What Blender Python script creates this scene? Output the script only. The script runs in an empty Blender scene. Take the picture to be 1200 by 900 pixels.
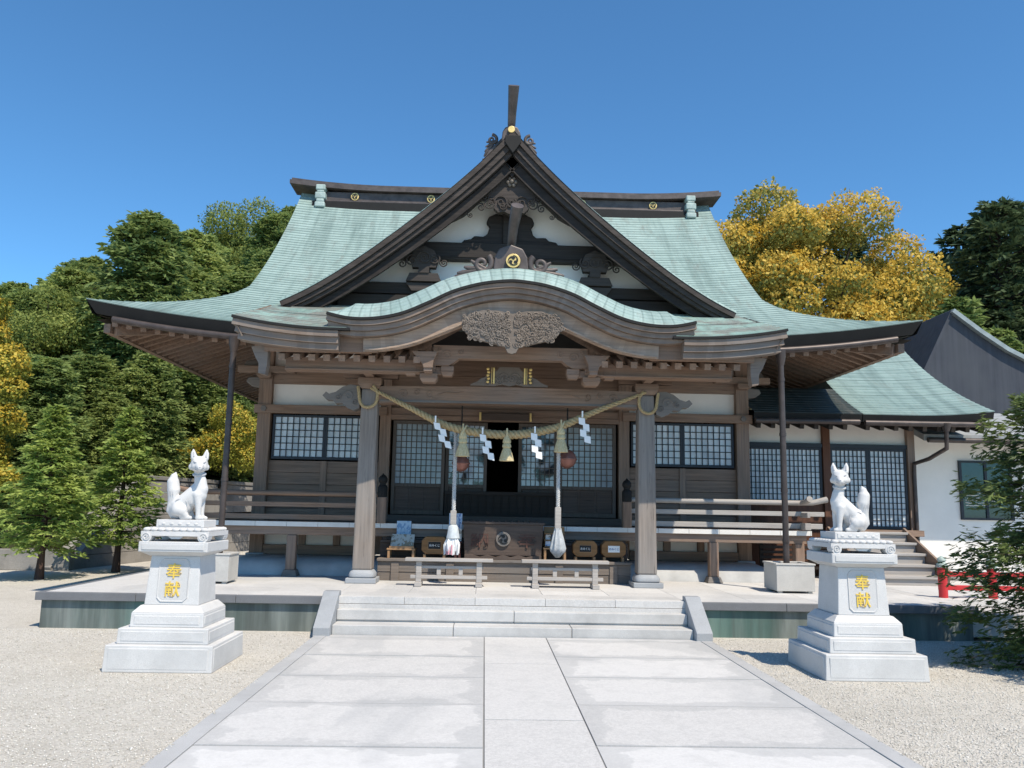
import bpy, math, random
import numpy as np
from mathutils import Vector, Matrix, Quaternion
random.seed(7)
scene = bpy.context.scene
col = scene.collection
R = math.radians

# ------------------------------------------------------------------ camera, sky, sun, exposure
cam_d = bpy.data.cameras.new('camera'); cam = bpy.data.objects.new('camera', cam_d); col.objects.link(cam)
cam_d.sensor_width = 36; cam_d.lens = 970 / 1200 * 36; cam_d.clip_end = 2000; cam_d.clip_start = .05
cam.matrix_world = (Matrix.Translation((0, 0, 1.6)) @ Matrix.Rotation(R(-1.7), 4, 'Z')
                    @ Matrix.Rotation(R(90 + 8.45), 4, 'X') @ Matrix.Rotation(R(1.1), 4, 'Z'))
scene.camera = cam
SUN = Vector((.38, -.56, 1)).normalized()
world = bpy.data.worlds.new('World'); scene.world = world; world.use_nodes = True
wn = world.node_tree; wn.nodes.clear()
sky = wn.nodes.new('ShaderNodeTexSky'); sky.sky_type = 'NISHITA'; sky.sun_disc = False
sky.sun_elevation = math.asin(SUN.z); sky.sun_rotation = math.atan2(SUN.x, SUN.y)
sky.air_density = 1.0; sky.dust_density = 0; sky.ozone_density = 6; sky.altitude = 1500
bg = wn.nodes.new('ShaderNodeBackground'); bg.inputs['Strength'].default_value = .15
wo = wn.nodes.new('ShaderNodeOutputWorld')
tint = wn.nodes.new('ShaderNodeMix'); tint.data_type = 'RGBA'; tint.blend_type = 'MULTIPLY'; tint.inputs[0].default_value = 1; tint.inputs[7].default_value = (.63, .96, 1.02, 1)
wn.links.new(sky.outputs[0], tint.inputs[6]); wn.links.new(tint.outputs[2], bg.inputs[0]); wn.links.new(bg.outputs[0], wo.inputs[0])
sun_d = bpy.data.lights.new('sun', 'SUN'); sun = bpy.data.objects.new('sun', sun_d); col.objects.link(sun)
sun_d.energy = 4.4; sun_d.angle = R(.53); sun_d.color = (1, .905, .765)
sun.rotation_euler = (-SUN).to_track_quat('-Z', 'Y').to_euler(); sun.location = (20, -20, 40)
vs = scene.view_settings; vs.view_transform = 'Standard'; vs.look = 'None'; vs.gamma = 1; vs.use_curve_mapping = False
vs.exposure = 0.38
scene.cycles.max_bounces = 8; scene.cycles.diffuse_bounces = 4; scene.cycles.use_denoising = True

# ------------------------------------------------------------------ material helpers
def lin(c):
    if isinstance(c, (int, float)): return (c, c, c, 1)
    return tuple(c) + (1,) if len(c) == 3 else tuple(c)

class NT:
    """short-hand for a node tree"""
    def __init__(s, name):
        s.m = bpy.data.materials.new(name); s.m.use_nodes = True; s.t = s.m.node_tree
        s.b = s.t.nodes['Principled BSDF']; s.n = s.t.nodes; s.l = s.t.links
        s.tc = s.n.new('ShaderNodeTexCoord')
    def map(s, scale, src='Object'):
        mp = s.n.new('ShaderNodeMapping'); mp.inputs['Scale'].default_value = scale if hasattr(scale, '__len__') else (scale,) * 3
        s.l.new(s.tc.outputs[src], mp.inputs['Vector']); return mp.outputs[0]
    def noise(s, scale=5, detail=4, rough=.55, vec=None, dist=0):
        n = s.n.new('ShaderNodeTexNoise'); n.inputs['Scale'].default_value = scale; n.inputs['Detail'].default_value = detail
        n.inputs['Roughness'].default_value = rough; n.inputs['Distortion'].default_value = dist
        s.l.new(vec if vec is not None else s.tc.outputs['Object'], n.inputs['Vector']); return n.outputs['Fac']
    def ramp(s, fac, stops):
        r = s.n.new('ShaderNodeValToRGB'); e = r.color_ramp.elements
        while len(e) < len(stops): e.new(.5)
        for k, (p, c) in enumerate(stops): e[k].position = p; e[k].color = lin(c)
        s.l.new(fac, r.inputs[0]); return r.outputs[0]
    def mix(s, a, b, fac, mode='MIX'):
        m = s.n.new('ShaderNodeMix'); m.data_type = 'RGBA'; m.blend_type = mode
        for k, v in ((0, fac), (6, a), (7, b)):
            if isinstance(v, bpy.types.NodeSocket): s.l.new(v, m.inputs[k])
            else: m.inputs[k].default_value = v if k == 0 else lin(v)
        return m.outputs[2]
    def math(s, op, a, b=0.0, c=0.0):
        m = s.n.new('ShaderNodeMath'); m.operation = op
        for k, v in enumerate((a, b, c)):
            if isinstance(v, bpy.types.NodeSocket): s.l.new(v, m.inputs[k])
            else: m.inputs[k].default_value = v
        return m.outputs[0]
    def bump(s, h, strength=.3, dist=.02):
        b = s.n.new('ShaderNodeBump'); b.inputs['Strength'].default_value = strength; b.inputs['Distance'].default_value = dist
        s.l.new(h, b.inputs['Height']); s.l.new(b.outputs[0], s.b.inputs['Normal'])
    def out(s, colour, rough=.7, spec=.3, metal=0):
        if isinstance(colour, bpy.types.NodeSocket): s.l.new(colour, s.b.inputs['Base Color'])
        else: s.b.inputs['Base Color'].default_value = lin(colour)
        if isinstance(rough, bpy.types.NodeSocket): s.l.new(rough, s.b.inputs['Roughness'])
        else: s.b.inputs['Roughness'].default_value = rough
        s.b.inputs['Specular IOR Level'].default_value = spec; s.b.inputs['Metallic'].default_value = metal
        return s.m

def sc(c, k): return tuple(min(1, x * k) for x in c)

def m_wood(name, c, axis='z', var=.35, rough=.72, grey=.0):
    t = NT(name); k = {'x': (1.2, 26, 26), 'y': (26, 1.2, 26), 'z': (26, 26, 1.2)}[axis]
    g = t.noise(1.0, 5, .6, t.map(k)); big = t.noise(1.1, 3, .5)
    a = t.ramp(g, [(.3, sc(c, 1 - var)), (.7, sc(c, 1 + var))])
    l = (c[0] + c[1] + c[2]) / 3
    b = t.mix(a, (l * 1.15, l * 1.12, l * 1.08), t.ramp(big, [(.35, 0.0), (.75, grey + .35)]))
    geo = t.n.new('ShaderNodeNewGeometry'); b = t.mix(b, sc(c, .55), t.math('MULTIPLY', geo.outputs['Random Per Island'], .45))
    crack = t.noise(1.0, 3, .7, t.map({'x': (2.2, 60, 60), 'y': (60, 2.2, 60), 'z': (60, 60, 2.2)}[axis])); b = t.mix(b, sc(c, .3), t.math('MULTIPLY', t.ramp(crack, [(.62, 0.0), (.70, 1.0)]), .7))
    t.bump(g, .35, .008); return t.out(b, rough, .25)

def m_stone(name, c, speck=.12, stain=.15, rough=.7, scale=160, bump=.12):
    t = NT(name)
    s1 = t.noise(scale, 2, .6); s2 = t.noise(1.6, 5, .6); s3 = t.noise(9, 4, .6)
    a = t.ramp(s1, [(.32, sc(c, 1 - speck)), (.68, sc(c, 1 + speck))])
    b = t.mix(a, sc(c, 1 - stain * 1.7), t.ramp(s2, [(.42, 0.0), (.78, 1.0)]))
    b = t.mix(b, sc(c, 1 + stain * .6), t.ramp(s3, [(.5, 0.0), (.9, .7)]))
    t.bump(s1, bump, .004); return t.out(b, rough, .3)

def m_plain(name, c, rough=.6, metal=0, spec=.35, var=.12, scale=6):
    t = NT(name); n = t.noise(scale, 4, .6)
    return t.out(t.ramp(n, [(.3, sc(c, 1 - var)), (.7, sc(c, 1 + var))]), rough, spec, metal)

def m_copper(name, c, c2, row=.115, seam=.42, brown=(.16, .09, .075), brown_amt=.0):
    """verdigris copper sheets: UV in metres, v runs up the slope, u along the eave"""
    t = NT(name)
    uv = t.n.new('ShaderNodeSeparateXYZ'); t.l.new(t.tc.outputs['UV'], uv.inputs[0]); u, v = uv.outputs[0], uv.outputs[1]
    vr = t.math('DIVIDE', v, row); fr = t.math('FRACT', vr); idx = t.math('FLOOR', vr)
    ur = t.math('ADD', t.math('DIVIDE', u, seam), t.math('MULTIPLY', idx, .37)); uf = t.math('FRACT', ur); ui = t.math('FLOOR', ur)
    cmb = t.n.new('ShaderNodeCombineXYZ'); t.l.new(idx, cmb.inputs[0]); t.l.new(ui, cmb.inputs[1])
    wn_ = t.n.new('ShaderNodeTexWhiteNoise'); wn_.noise_dimensions = '2D'; t.l.new(cmb.outputs[0], wn_.inputs[0])
    big = t.noise(.55, 5, .6, t.map((1, .4, .4))); fine = t.noise(7, 5, .65)
    streak = t.noise(1.0, 4, .6, t.map((5, .35, .35)))
    a = t.mix(c, c2, t.ramp(big, [(.35, 0.0), (.7, 1.0)]))
    a = t.mix(a, sc(c, 1.28), t.math('MULTIPLY', wn_.outputs[0], .45))
    a = t.mix(a, sc(c2, .55), t.math('MULTIPLY', t.ramp(streak, [(.47, 0.0), (.72, 1.0)]), .6))
    a = t.mix(a, (.17, .15, .125), t.math('MULTIPLY', t.ramp(t.noise(2.6, 5, .7, t.map((1.6, .5, .5))), [(.56, 0.0), (.72, 1.0)]), .45))
    a = t.mix(a, sc(c2, .55), t.math('MULTIPLY', t.ramp(fine, [(.5, 0.0), (.85, 1.0)]), .35))
    if brown_amt: a = t.mix(a, brown, t.math('MULTIPLY', t.ramp(t.noise(1.5, 4, .6), [(.42, 0.0), (.55, 1.0)]), brown_amt))
    edge = t.ramp(fr, [(.0, 1.0), (.13, .85), (.22, 0.0)])
    a = t.mix(a, sc(c2, .42), t.math('MULTIPLY', edge, .45))
    sm = t.ramp(uf, [(.0, 1.0), (.025, 0.0)])
    a = t.mix(a, sc(c2, .5), t.math('MULTIPLY', sm, .35))
    t.bump(t.math('ADD', fine, t.math('MULTIPLY', t.noise(1.8, 3, .5), 1.5)), .35, .02); return t.out(a, .6, .3)

def m_leaf(name, c, c_tip, trans=.25, tint=.25, scale=.9):
    t = NT(name)
    oi = t.n.new('ShaderNodeObjectInfo'); n = t.noise(scale, 3, .6); n2 = t.noise(scale * 9, 2, .5)
    a = t.mix(c, c_tip, t.ramp(n, [(.38, 0.0), (.66, 1.0)]))
    a = t.mix(a, c_tip, t.ramp(n2, [(.5, 0.0), (.72, .8)]))
    a = t.mix(a, sc(c, .55), t.math('MULTIPLY', oi.outputs['Random'], tint))
    t.out(a, .6, .25)
    tr = t.n.new('ShaderNodeBsdfTranslucent'); t.l.new(a, tr.inputs['Color'])
    mx = t.n.new('ShaderNodeMixShader'); mx.inputs[0].default_value = trans
    t.l.new(t.b.outputs[0], mx.inputs[1]); t.l.new(tr.outputs[0], mx.inputs[2])
    t.l.new(mx.outputs[0], t.n['Material Output'].inputs['Surface']); return t.m

# ------------------------------------------------------------------ mesh helpers
def root_of(o):
    while o.parent is not None: o = o.parent
    return o
def tag(o, label, cat, group=None, kind=None):
    if label: o['label'] = label
    if cat: o['category'] = cat
    if group: o['group'] = group
    if kind: o['kind'] = kind
    return o
def empty(name, loc, label, cat, group=None):
    o = bpy.data.objects.new(name, None); o.empty_display_size = .2; col.objects.link(o); o.location = loc
    return tag(o, label, cat, group)
def copy_tree(o, parent=None):
    c = o.copy(); col.objects.link(c); c.parent = parent
    for ch in o.children: copy_tree(ch, c)
    return c

class MB:
    """collects shapes in world coordinates, then links them as ONE mesh object"""
    def __init__(s): s.v = []; s.f = []; s.uv = None
    def add(s, vs, fs):
        o = len(s.v); s.v += [tuple(p) for p in vs]; s.f += [tuple(i + o for i in f) for f in fs]; return s
    def box(s, x0, x1, y0, y1, z0, z1):
        return s.add([(x0, y0, z0), (x1, y0, z0), (x1, y1, z0), (x0, y1, z0), (x0, y0, z1), (x1, y0, z1), (x1, y1, z1), (x0, y1, z1)],
                     [(3, 2, 1, 0), (4, 5, 6, 7), (0, 1, 5, 4), (1, 2, 6, 5), (2, 3, 7, 6), (3, 0, 4, 7)])
    def frustum(s, cx, cy, z0, z1, w0, d0, w1, d1):
        a, b, c, d = w0 / 2, d0 / 2, w1 / 2, d1 / 2
        return s.add([(cx - a, cy - b, z0), (cx + a, cy - b, z0), (cx + a, cy + b, z0), (cx - a, cy + b, z0),
                      (cx - c, cy - d, z1), (cx + c, cy - d, z1), (cx + c, cy + d, z1), (cx - c, cy + d, z1)],
                     [(3, 2, 1, 0), (4, 5, 6, 7), (0, 1, 5, 4), (1, 2, 6, 5), (2, 3, 7, 6), (3, 0, 4, 7)])
    def bar(s, a, b, w, h, up=(0, 0, 1)):
        """square bar from a to b, w across, h along 'up'"""
        a = Vector(a); b = Vector(b); d = (b - a).normalized(); x = d.cross(Vector(up)).normalized(); u = x.cross(d)
        x *= w / 2; u *= h / 2
        return s.add([a - x - u, a + x - u, a + x + u, a - x + u, b - x - u, b + x - u, b + x + u, b - x + u],
                     [(0, 1, 2, 3), (7, 6, 5, 4), (0, 4, 5, 1), (1, 5, 6, 2), (2, 6, 7, 3), (3, 7, 4, 0)])
    def prism(s, poly, y0, y1):
        """outline in x,z pushed through from y0 (front) to y1"""
        n = len(poly)
        return s.add([(x, y0, z) for x, z in poly] + [(x, y1, z) for x, z in poly],
                     [tuple(range(n)), tuple(range(2 * n - 1, n - 1, -1))] + [(k, k + n, (k + 1) % n + n, (k + 1) % n) for k in range(n)])
    def tube(s, pts, rad, n=8, caps=True):
        pts = [Vector(p) for p in pts]; m = len(pts); rad = rad if hasattr(rad, '__len__') else [rad] * m
        vs = []; t0 = (pts[1] - pts[0]).normalized(); ref = Vector((0, 0, 1)) if abs(t0.z) < .9 else Vector((1, 0, 0)); x = t0.cross(ref).normalized()
        for k in range(m):
            t = (pts[min(k + 1, m - 1)] - pts[max(k - 1, 0)]).normalized(); x = (x - t * x.dot(t)).normalized(); y = t.cross(x)
            vs += [pts[k] + (x * math.cos(a) + y * math.sin(a)) * rad[k] for a in (2 * math.pi * j / n for j in range(n))]
        fs = [(k * n + j, k * n + (j + 1) % n, (k + 1) * n + (j + 1) % n, (k + 1) * n + j) for k in range(m - 1) for j in range(n)]
        if caps: fs += [tuple(range(n - 1, -1, -1)), tuple(range((m - 1) * n, m * n))]
        return s.add(vs, fs)
    def lathe(s, c, prof, n=20, flute=0, nf=8):
        """prof: list of (radius, z) about a vertical axis through c"""
        vs = []
        for r, z in prof:
            for j in range(n):
                a = 2 * math.pi * j / n; rr = r * (1 + flute * math.cos(nf * a)); vs.append((c[0] + rr * math.cos(a), c[1] + rr * math.sin(a), c[2] + z))
        m = len(prof)
        return s.add(vs, [(k * n + j, k * n + (j + 1) % n, (k + 1) * n + (j + 1) % n, (k + 1) * n + j) for k in range(m - 1) for j in range(n)]
                     + [tuple(range(n - 1, -1, -1)), tuple(range((m - 1) * n, m * n))])
    def ball(s, c, r, n=14, m=9, rot=None):
        r = r if hasattr(r, '__len__') else (r,) * 3; vs = []; q = rot or Quaternion()
        for i in range(1, m):
            th = math.pi * i / m
            for j in range(n):
                a = 2 * math.pi * j / n
                vs.append(Vector(c) + q @ Vector((r[0] * math.sin(th) * math.cos(a), r[1] * math.sin(th) * math.sin(a), r[2] * math.cos(th))))
        vs += [Vector(c) + q @ Vector((0, 0, r[2])), Vector(c) - q @ Vector((0, 0, r[2]))]
        fs = [(i * n + j, (i + 1) * n + j, (i + 1) * n + (j + 1) % n, i * n + (j + 1) % n) for i in range(m - 2) for j in range(n)]
        t, b = len(vs) - 2, len(vs) - 1
        fs += [(t, j, (j + 1) % n) for j in range(n)] + [(b, (m - 2) * n + (j + 1) % n, (m - 2) * n + j) for j in range(n)]
        return s.add(vs, fs)
    def disc(s, c, r, y0, y1, n=24):
        return s.prism([(c[0] + r * math.cos(2 * math.pi * k / n), c[1] + r * math.sin(2 * math.pi * k / n)) for k in range(n)], y0, y1)
    def grid(s, P):
        """P[i][j] points"""
        h, w = len(P), len(P[0])
        return s.add([p for row in P for p in row], [(i * w + j, i * w + j + 1, (i + 1) * w + j + 1, (i + 1) * w + j) for i in range(h - 1) for j in range(w - 1)])
    def build(s, name, mat, parent=None, bevel=0, smooth=None, uvs=None, recalc=False):
        off = root_of(parent).location if parent is not None else Vector((0, 0, 0))
        me = bpy.data.meshes.new(name)
        me.from_pydata([(p[0] - off.x, p[1] - off.y, p[2] - off.z) for p in s.v], [], s.f)
        if recalc:
            import bmesh
            bm = bmesh.new(); bm.from_mesh(me); bmesh.ops.recalc_face_normals(bm, faces=bm.faces); bm.to_mesh(me); bm.free()
        if uvs is not None:
            ul = me.uv_layers.new(name='UVMap')
            idx = np.empty(len(me.loops), dtype=np.int32); me.loops.foreach_get('vertex_index', idx)
            ul.data.foreach_set('uv', np.asarray(uvs, dtype=np.float32)[idx].ravel())
        me.materials.append(mat)
        if smooth is not None:
            me.shade_smooth(); me.set_sharp_from_angle(angle=R(smooth))
        me.update()
        o = bpy.data.objects.new(name, me); col.objects.link(o)
        if parent is not None: o.parent = parent
        if bevel:
            b = o.modifiers.new('bevel', 'BEVEL'); b.width = bevel; b.segments = 2; b.limit_method = 'ANGLE'; b.angle_limit = R(40)
        return o

def baked(o):
    """replace an object's mesh by its evaluated one and drop the modifiers"""
    bpy.context.view_layer.update()
    me = bpy.data.meshes.new_from_object(o.evaluated_get(bpy.context.evaluated_depsgraph_get()))
    o.modifiers.clear(); o.data = me; return o

def melt(mb, name, mat, parent, voxel, smooth_it=4, smooth_f=.6):
    """fuse overlapping volumes into one continuous carved surface"""
    o = mb.build(name, mat, parent)
    r = o.modifiers.new('remesh', 'REMESH'); r.mode = 'VOXEL'; r.voxel_size = voxel; r.use_smooth_shade = True
    if smooth_it:
        m = o.modifiers.new('smooth', 'SMOOTH'); m.factor = smooth_f; m.iterations = smooth_it
    baked(o); o.data.materials.clear(); o.data.materials.append(mat); return o

def lettering(name, body, size, depth, mat, parent, loc, tilt=0, vertical=False, spacing=1.0):
    """writing as a solid mesh facing -Y, centred on loc (world)"""
    off = root_of(parent).location
    allv, allf = [], []
    chars = list(body) if vertical else [body]
    for k, ch in enumerate(chars):
        cu = bpy.data.curves.new(name, 'FONT'); cu.body = ch; cu.size = size; cu.extrude = depth; cu.align_x = 'CENTER'; cu.align_y = 'CENTER'
        cu.space_character = spacing; cu.offset = size * .008
        t = bpy.data.objects.new(name, cu); col.objects.link(t); bpy.context.view_layer.update()
        me = bpy.data.meshes.new_from_object(t.evaluated_get(bpy.context.evaluated_depsgraph_get()))
        co = [v.co.copy() for v in me.vertices]
        if co:
            cx = (min(v.x for v in co) + max(v.x for v in co)) / 2; cy = (min(v.y for v in co) + max(v.y for v in co)) / 2
        n0 = len(allv)
        for v in co:
            z = v.y - cy - (k - (len(chars) - 1) / 2) * size * 1.12
            allv.append((loc[0] - off.x + v.x - cx, loc[1] - off.y - v.z + z * math.tan(tilt), loc[2] - off.z + z))
        allf += [tuple(i + n0 for i in p.vertices) for p in me.polygons]
        bpy.data.objects.remove(t); bpy.data.curves.remove(cu); bpy.data.meshes.remove(me)
    me = bpy.data.meshes.new(name); me.from_pydata(allv, [], allf); me.materials.append(mat)
    o = bpy.data.objects.new(name, me); col.objects.link(o); o.parent = parent; return o

def comma(cx, cz, r, ang, n=10):
    """outline of one comma of a threefold swirl"""
    head = []; hr = r * .27; hc = (cx + r * .42 * math.cos(ang), cz + r * .42 * math.sin(ang))
    for k in range(n + 1):
        a = ang + math.pi * .9 + math.pi * 1.25 * k / n; head.append((hc[0] + hr * math.cos(a), hc[1] + hr * math.sin(a)))
    tail = []
    for k in range(1, n + 1):
        a = ang + R(15) + R(105) * k / n; rr = r * (.70 + .12 * k / n); tail.append((cx + rr * math.cos(a), cz + rr * math.sin(a)))
    back = []
    for k in range(n, 0, -1):
        a = ang + R(25) + R(95) * k / n; rr = r * (.42 + .37 * k / n); back.append((cx + rr * math.cos(a), cz + rr * math.sin(a)))
    return head + tail + back
def crest(cx, y, cz, r, m_disc, m_mark, parent, name='crest'):
    d = MB().disc((cx, cz), r, y, y + .03, 28).build(name, m_disc, parent, bevel=.004)
    return d
def swirl(cx, y, cz, r, mat, parent):
    mb = MB()
    for k in range(3): mb.prism(comma(cx, cz, r, R(90 + 120 * k)), y - .008, y + .002)
    return mb.build('crest_mark', mat, parent)

def spiral(cx, cz, r0, turns, a0, sgn=1, n=40, shrink=.12):
    return [(cx + sgn * (r0 * (1 - (1 - shrink) * k / n)) * math.cos(a0 + 2 * math.pi * turns * k / n),
             cz + (r0 * (1 - (1 - shrink) * k / n)) * math.sin(a0 + 2 * math.pi * turns * k / n)) for k in range(n + 1)]
# ------------------------------------------------------------------ materials
W_FR = (.265, .172, .118)       # weathered cypress
M = dict(
    wood_x=m_wood('weathered wood, level', W_FR, 'x', grey=.08), wood_z=m_wood('weathered wood, upright', W_FR, 'z', grey=.12),
    wood_y=m_wood('weathered wood, deep', W_FR, 'y', grey=.2),
    pillar=m_wood('grey bleached pillar wood', (.255, .212, .178), 'z', .28, grey=.45),
    bench=m_wood('sun bleached wood', (.40, .365, .33), 'x', .25, grey=.4),
    carve=m_wood('grey carved wood', (.19, .165, .143), 'x', .25, grey=.3),
    dark_x=m_wood('dark stained wood', (.034, .027, .023), 'x', .45, grey=.05),
    dark_z=m_wood('dark stained upright wood', (.060, .050, .044), 'z', .4, grey=.2),
    barge=m_wood('dark bargeboard wood', (.060, .047, .040), 'x', .45, grey=.15),
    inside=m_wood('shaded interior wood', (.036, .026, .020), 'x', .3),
    red_wood=m_wood('reddish brown panel', (.13, .055, .03), 'z', .3),
    new_wood=m_wood('pale varnished wood', (.36, .20, .09), 'x', .25),
    box_wood=m_wood('honey brown box wood', (.26, .13, .045), 'x', .3),
    arch_wood=m_wood('pale weathered arch board', (.38, .275, .20), 'x', .3, grey=.25),
    carve_dark=m_wood('brown grey carved wood', (.205, .165, .132), 'x', .3, grey=.25),
    chest=m_wood('old chest wood', (.105, .073, .056), 'x', .3, grey=.3),
    plaster=m_plain('white plaster', (.77, .74, .69), .85, var=.05, scale=2),
    copper=m_copper('verdigris copper', (.285, .372, .345), (.205, .30, .275)),
    copper_porch=m_copper('verdigris copper on porch', (.31, .41, .36), (.21, .32, .28), .115, .5, (.19, .12, .105), .55),
    copper_lip=m_copper('verdigris copper on curved lip', (.315, .40, .372), (.22, .32, .295), .15, .5),
    copper_side=m_copper('verdigris copper annex', (.23, .31, .29), (.165, .245, .235), .115, .5),
    copper_raw=m_wood('brown oxidised copper layers', (.24, .178, .136), 'x', .25, .55, grey=.3),
    copper_dark=m_plain('black oxidised copper', (.020, .019, .018), .65, 0, .2),
    ridge=m_plain('grey brown oxidised copper', (.095, .078, .072), .5, .15, var=.3),
    gutter=m_plain('brown copper pipe', (.075, .060, .055), .45, .3, var=.25),
    green_metal=m_plain('pale verdigris metal', (.36, .44, .41), .6, var=.25),
    gold=m_plain('gold leaf', (.80, .58, .22), .4, .25, var=.12),
    mark=m_plain('black lacquer', (.012, .012, .012), .5),
    frame=m_plain('dark blue grey window frame', (.022, .026, .034), .45),
    lattice_w=m_wood('grey lattice wood', (.125, .098, .078), 'z', .25),
    rope=None, straw=None,
    paper=m_plain('white paper', (.82, .82, .80), .8, var=.03),
    white_paint=m_plain('white painted edge', (.70, .675, .63), .6, var=.06),
    concrete=m_stone('grey concrete wall', (.27, .255, .235), .12, .28, .9, 60, .25),
    granite_white=m_stone('white granite', (.585, .578, .565), .12, .13, .65),
    granite=m_stone('pale granite', (.52, .512, .495), .14, .16, .65),
    granite_dark=m_stone('grey granite', (.33, .345, .36), .16, .15, .6),
    granite_path=None, fox=m_stone('white carved granite', (.63, .62, .605), .10, .16, .65, 220, .10),
    granite_mid=m_stone('mid grey granite', (.43, .43, .425), .14, .14, .7),
    coping_stone=m_stone('dark grey coping stone', (.165, .17, .18), .16, .15, .7),
    box_grey=m_stone('pale grey cement', (.50, .485, .455), .08, .14, .8, 90),
    red=m_plain('vermilion paint', (.52, .035, .04), .45, var=.1),
    slate=None, glass_dark=m_plain('dark window glass', (.02, .045, .05), .06, 0, .6),
)
def m_pane():
    t = NT('frosted pane'); n = t.noise(1.7, 3, .6, t.map((1.2, 1, .8))); n2 = t.noise(3.1, 2, .5)
    a = t.ramp(n, [(.3, (.50, .54, .56)), (.55, (.66, .70, .72)), (.8, (.80, .83, .84))])
    geo = t.n.new('ShaderNodeNewGeometry'); a = t.mix(a, (.36, .41, .45), t.math('MULTIPLY', t.math('POWER', geo.outputs['Random Per Island'], 2.0), .55))
    return t.out(a, t.ramp(n2, [(.3, .12), (.7, .3)]), .5)
def m_pane_door():
    t = NT('dim frosted door pane'); n = t.noise(.9, 3, .6); n2 = t.noise(3.1, 2, .5)
    a = t.ramp(n, [(.3, (.24, .27, .29)), (.7, (.42, .46, .48))]); geo = t.n.new('ShaderNodeNewGeometry'); a = t.mix(a, (.20, .235, .26), t.math('MULTIPLY', geo.outputs['Random Per Island'], .5))
    return t.out(a, t.ramp(n2, [(.3, .1), (.7, .25)]), .6)
def m_pane_dark():
    t = NT('clear pane with paper behind'); n = t.noise(1.9, 3, .55, t.map((1.3, 1, 1.0)), .3)
    a = t.ramp(n, [(.42, (.02, .025, .03)), (.47, (.45, .51, .56)), (.8, (.62, .67, .71))])
    return t.out(a, .1, .6)
def m_rope(name, c, d):
    t = NT(name); n = t.noise(1, 4, .6, t.map((90, 90, 22)))
    t.bump(n, .5, .01); return t.out(t.ramp(n, [(.3, d), (.7, c)]), .85, .15)
def m_face():
    t = NT('green stained facing stone')
    s1 = t.noise(1, 5, .6, t.map((3.2, 3.2, .35))); s2 = t.noise(.55, 3, .5, t.map((1, 1, .25))); s3 = t.noise(1, 4, .6, t.map((14, 14, .8)))
    a = t.ramp(s1, [(.34, (.062, .072, .067)), (.5, (.12, .14, .13)), (.64, (.20, .225, .21))])
    a = t.mix(a, (.065, .215, .18), t.math('MULTIPLY', t.ramp(s2, [(.5, 0.0), (.68, 1.0)]), .6))
    a = t.mix(a, (.075, .08, .075), t.math('MULTIPLY', t.ramp(s3, [(.55, 0.0), (.75, 1.0)]), .5))
    return t.out(a, .75, .25)
def m_gravel():
    t = NT('pale gravel')
    vo = t.n.new('ShaderNodeTexVoronoi'); vo.inputs['Scale'].default_value = 64; t.l.new(t.tc.outputs['Object'], vo.inputs['Vector'])
    g = t.noise(1, 2, .6, t.map(110)); big = t.noise(.45, 4, .6); mid = t.noise(3, 4, .65)
    sep = t.n.new('ShaderNodeSeparateColor'); t.l.new(vo.outputs['Color'], sep.inputs[0])
    a = t.ramp(sep.outputs[0], [(0, (.40, .37, .32)), (.5, (.57, .535, .475)), (1, (.72, .69, .63))])
    a = t.mix(a, (.60, .565, .50), .5)
    a = t.mix(a, (.35, .32, .265), t.math('MULTIPLY', t.ramp(mid, [(.5, 0.0), (.8, 1.0)]), .4))
    a = t.mix(a, (.40, .37, .315), t.math('MULTIPLY', t.ramp(big, [(.45, 0.0), (.7, 1.0)]), .35))
    h = t.math('ADD', t.math('MULTIPLY', vo.outputs['Distance'], -1.0), t.math('MULTIPLY', g, .6))
    t.bump(h, .75, .02); return t.out(a, .9, .2)
def m_path():
    t = NT('granite paving slabs')
    geo = t.n.new('ShaderNodeNewGeometry')
    s1 = t.math('MULTIPLY', t.math('ADD', t.noise(110, 2, .6), t.noise(38, 3, .65)), .5); wet = t.noise(.55, 5, .55, t.map((1.0, .55, 1)), .6); s2 = t.noise(6, 5, .65)
    a = t.ramp(s1, [(.3, (.41, .40, .385)), (.7, (.625, .61, .585))])
    a = t.mix(a, (.66, .65, .63), t.math('MULTIPLY', geo.outputs['Random Per Island'], .6))
    a = t.mix(a, (.30, .31, .315), t.math('MULTIPLY', t.ramp(wet, [(.53, 0.0), (.60, 1.0)]), .30))
    a = t.mix(a, (.36, .36, .35), t.math('MULTIPLY', t.ramp(s2, [(.5, 0.0), (.8, 1.0)]), .4))
    ed = t.n.new('ShaderNodeAttribute'); ed.attribute_name = 'edge'; hf = t.n.new('ShaderNodeAttribute'); hf.attribute_name = 'half'
    se, sh_ = t.n.new('ShaderNodeSeparateXYZ'), t.n.new('ShaderNodeSeparateXYZ'); t.l.new(ed.outputs['Vector'], se.inputs[0]); t.l.new(hf.outputs['Vector'], sh_.inputs[0])
    dy = t.math('SUBTRACT', sh_.outputs[1], t.math('ABSOLUTE', se.outputs[1])); dx = t.math('SUBTRACT', sh_.outputs[0], t.math('ABSOLUTE', se.outputs[0]))
    wob = t.noise(1.3, 5, .65); d_ = t.math('SUBTRACT', t.math('MINIMUM', dy, t.math('MULTIPLY', dx, .8)), t.math('MULTIPLY', t.math('SUBTRACT', wob, .45), .75))
    stain = t.ramp(d_, [(.0, 1.0), (.06, .85), (.085, 0.0)]); on = t.math('GREATER_THAN', sh_.outputs[0], .5)
    a = t.mix(a, (.30, .305, .305), t.math('MULTIPLY', t.math('MULTIPLY', stain, on), .34))
    t.bump(s1, .12, .004); return t.out(a, .7, .3)
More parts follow.
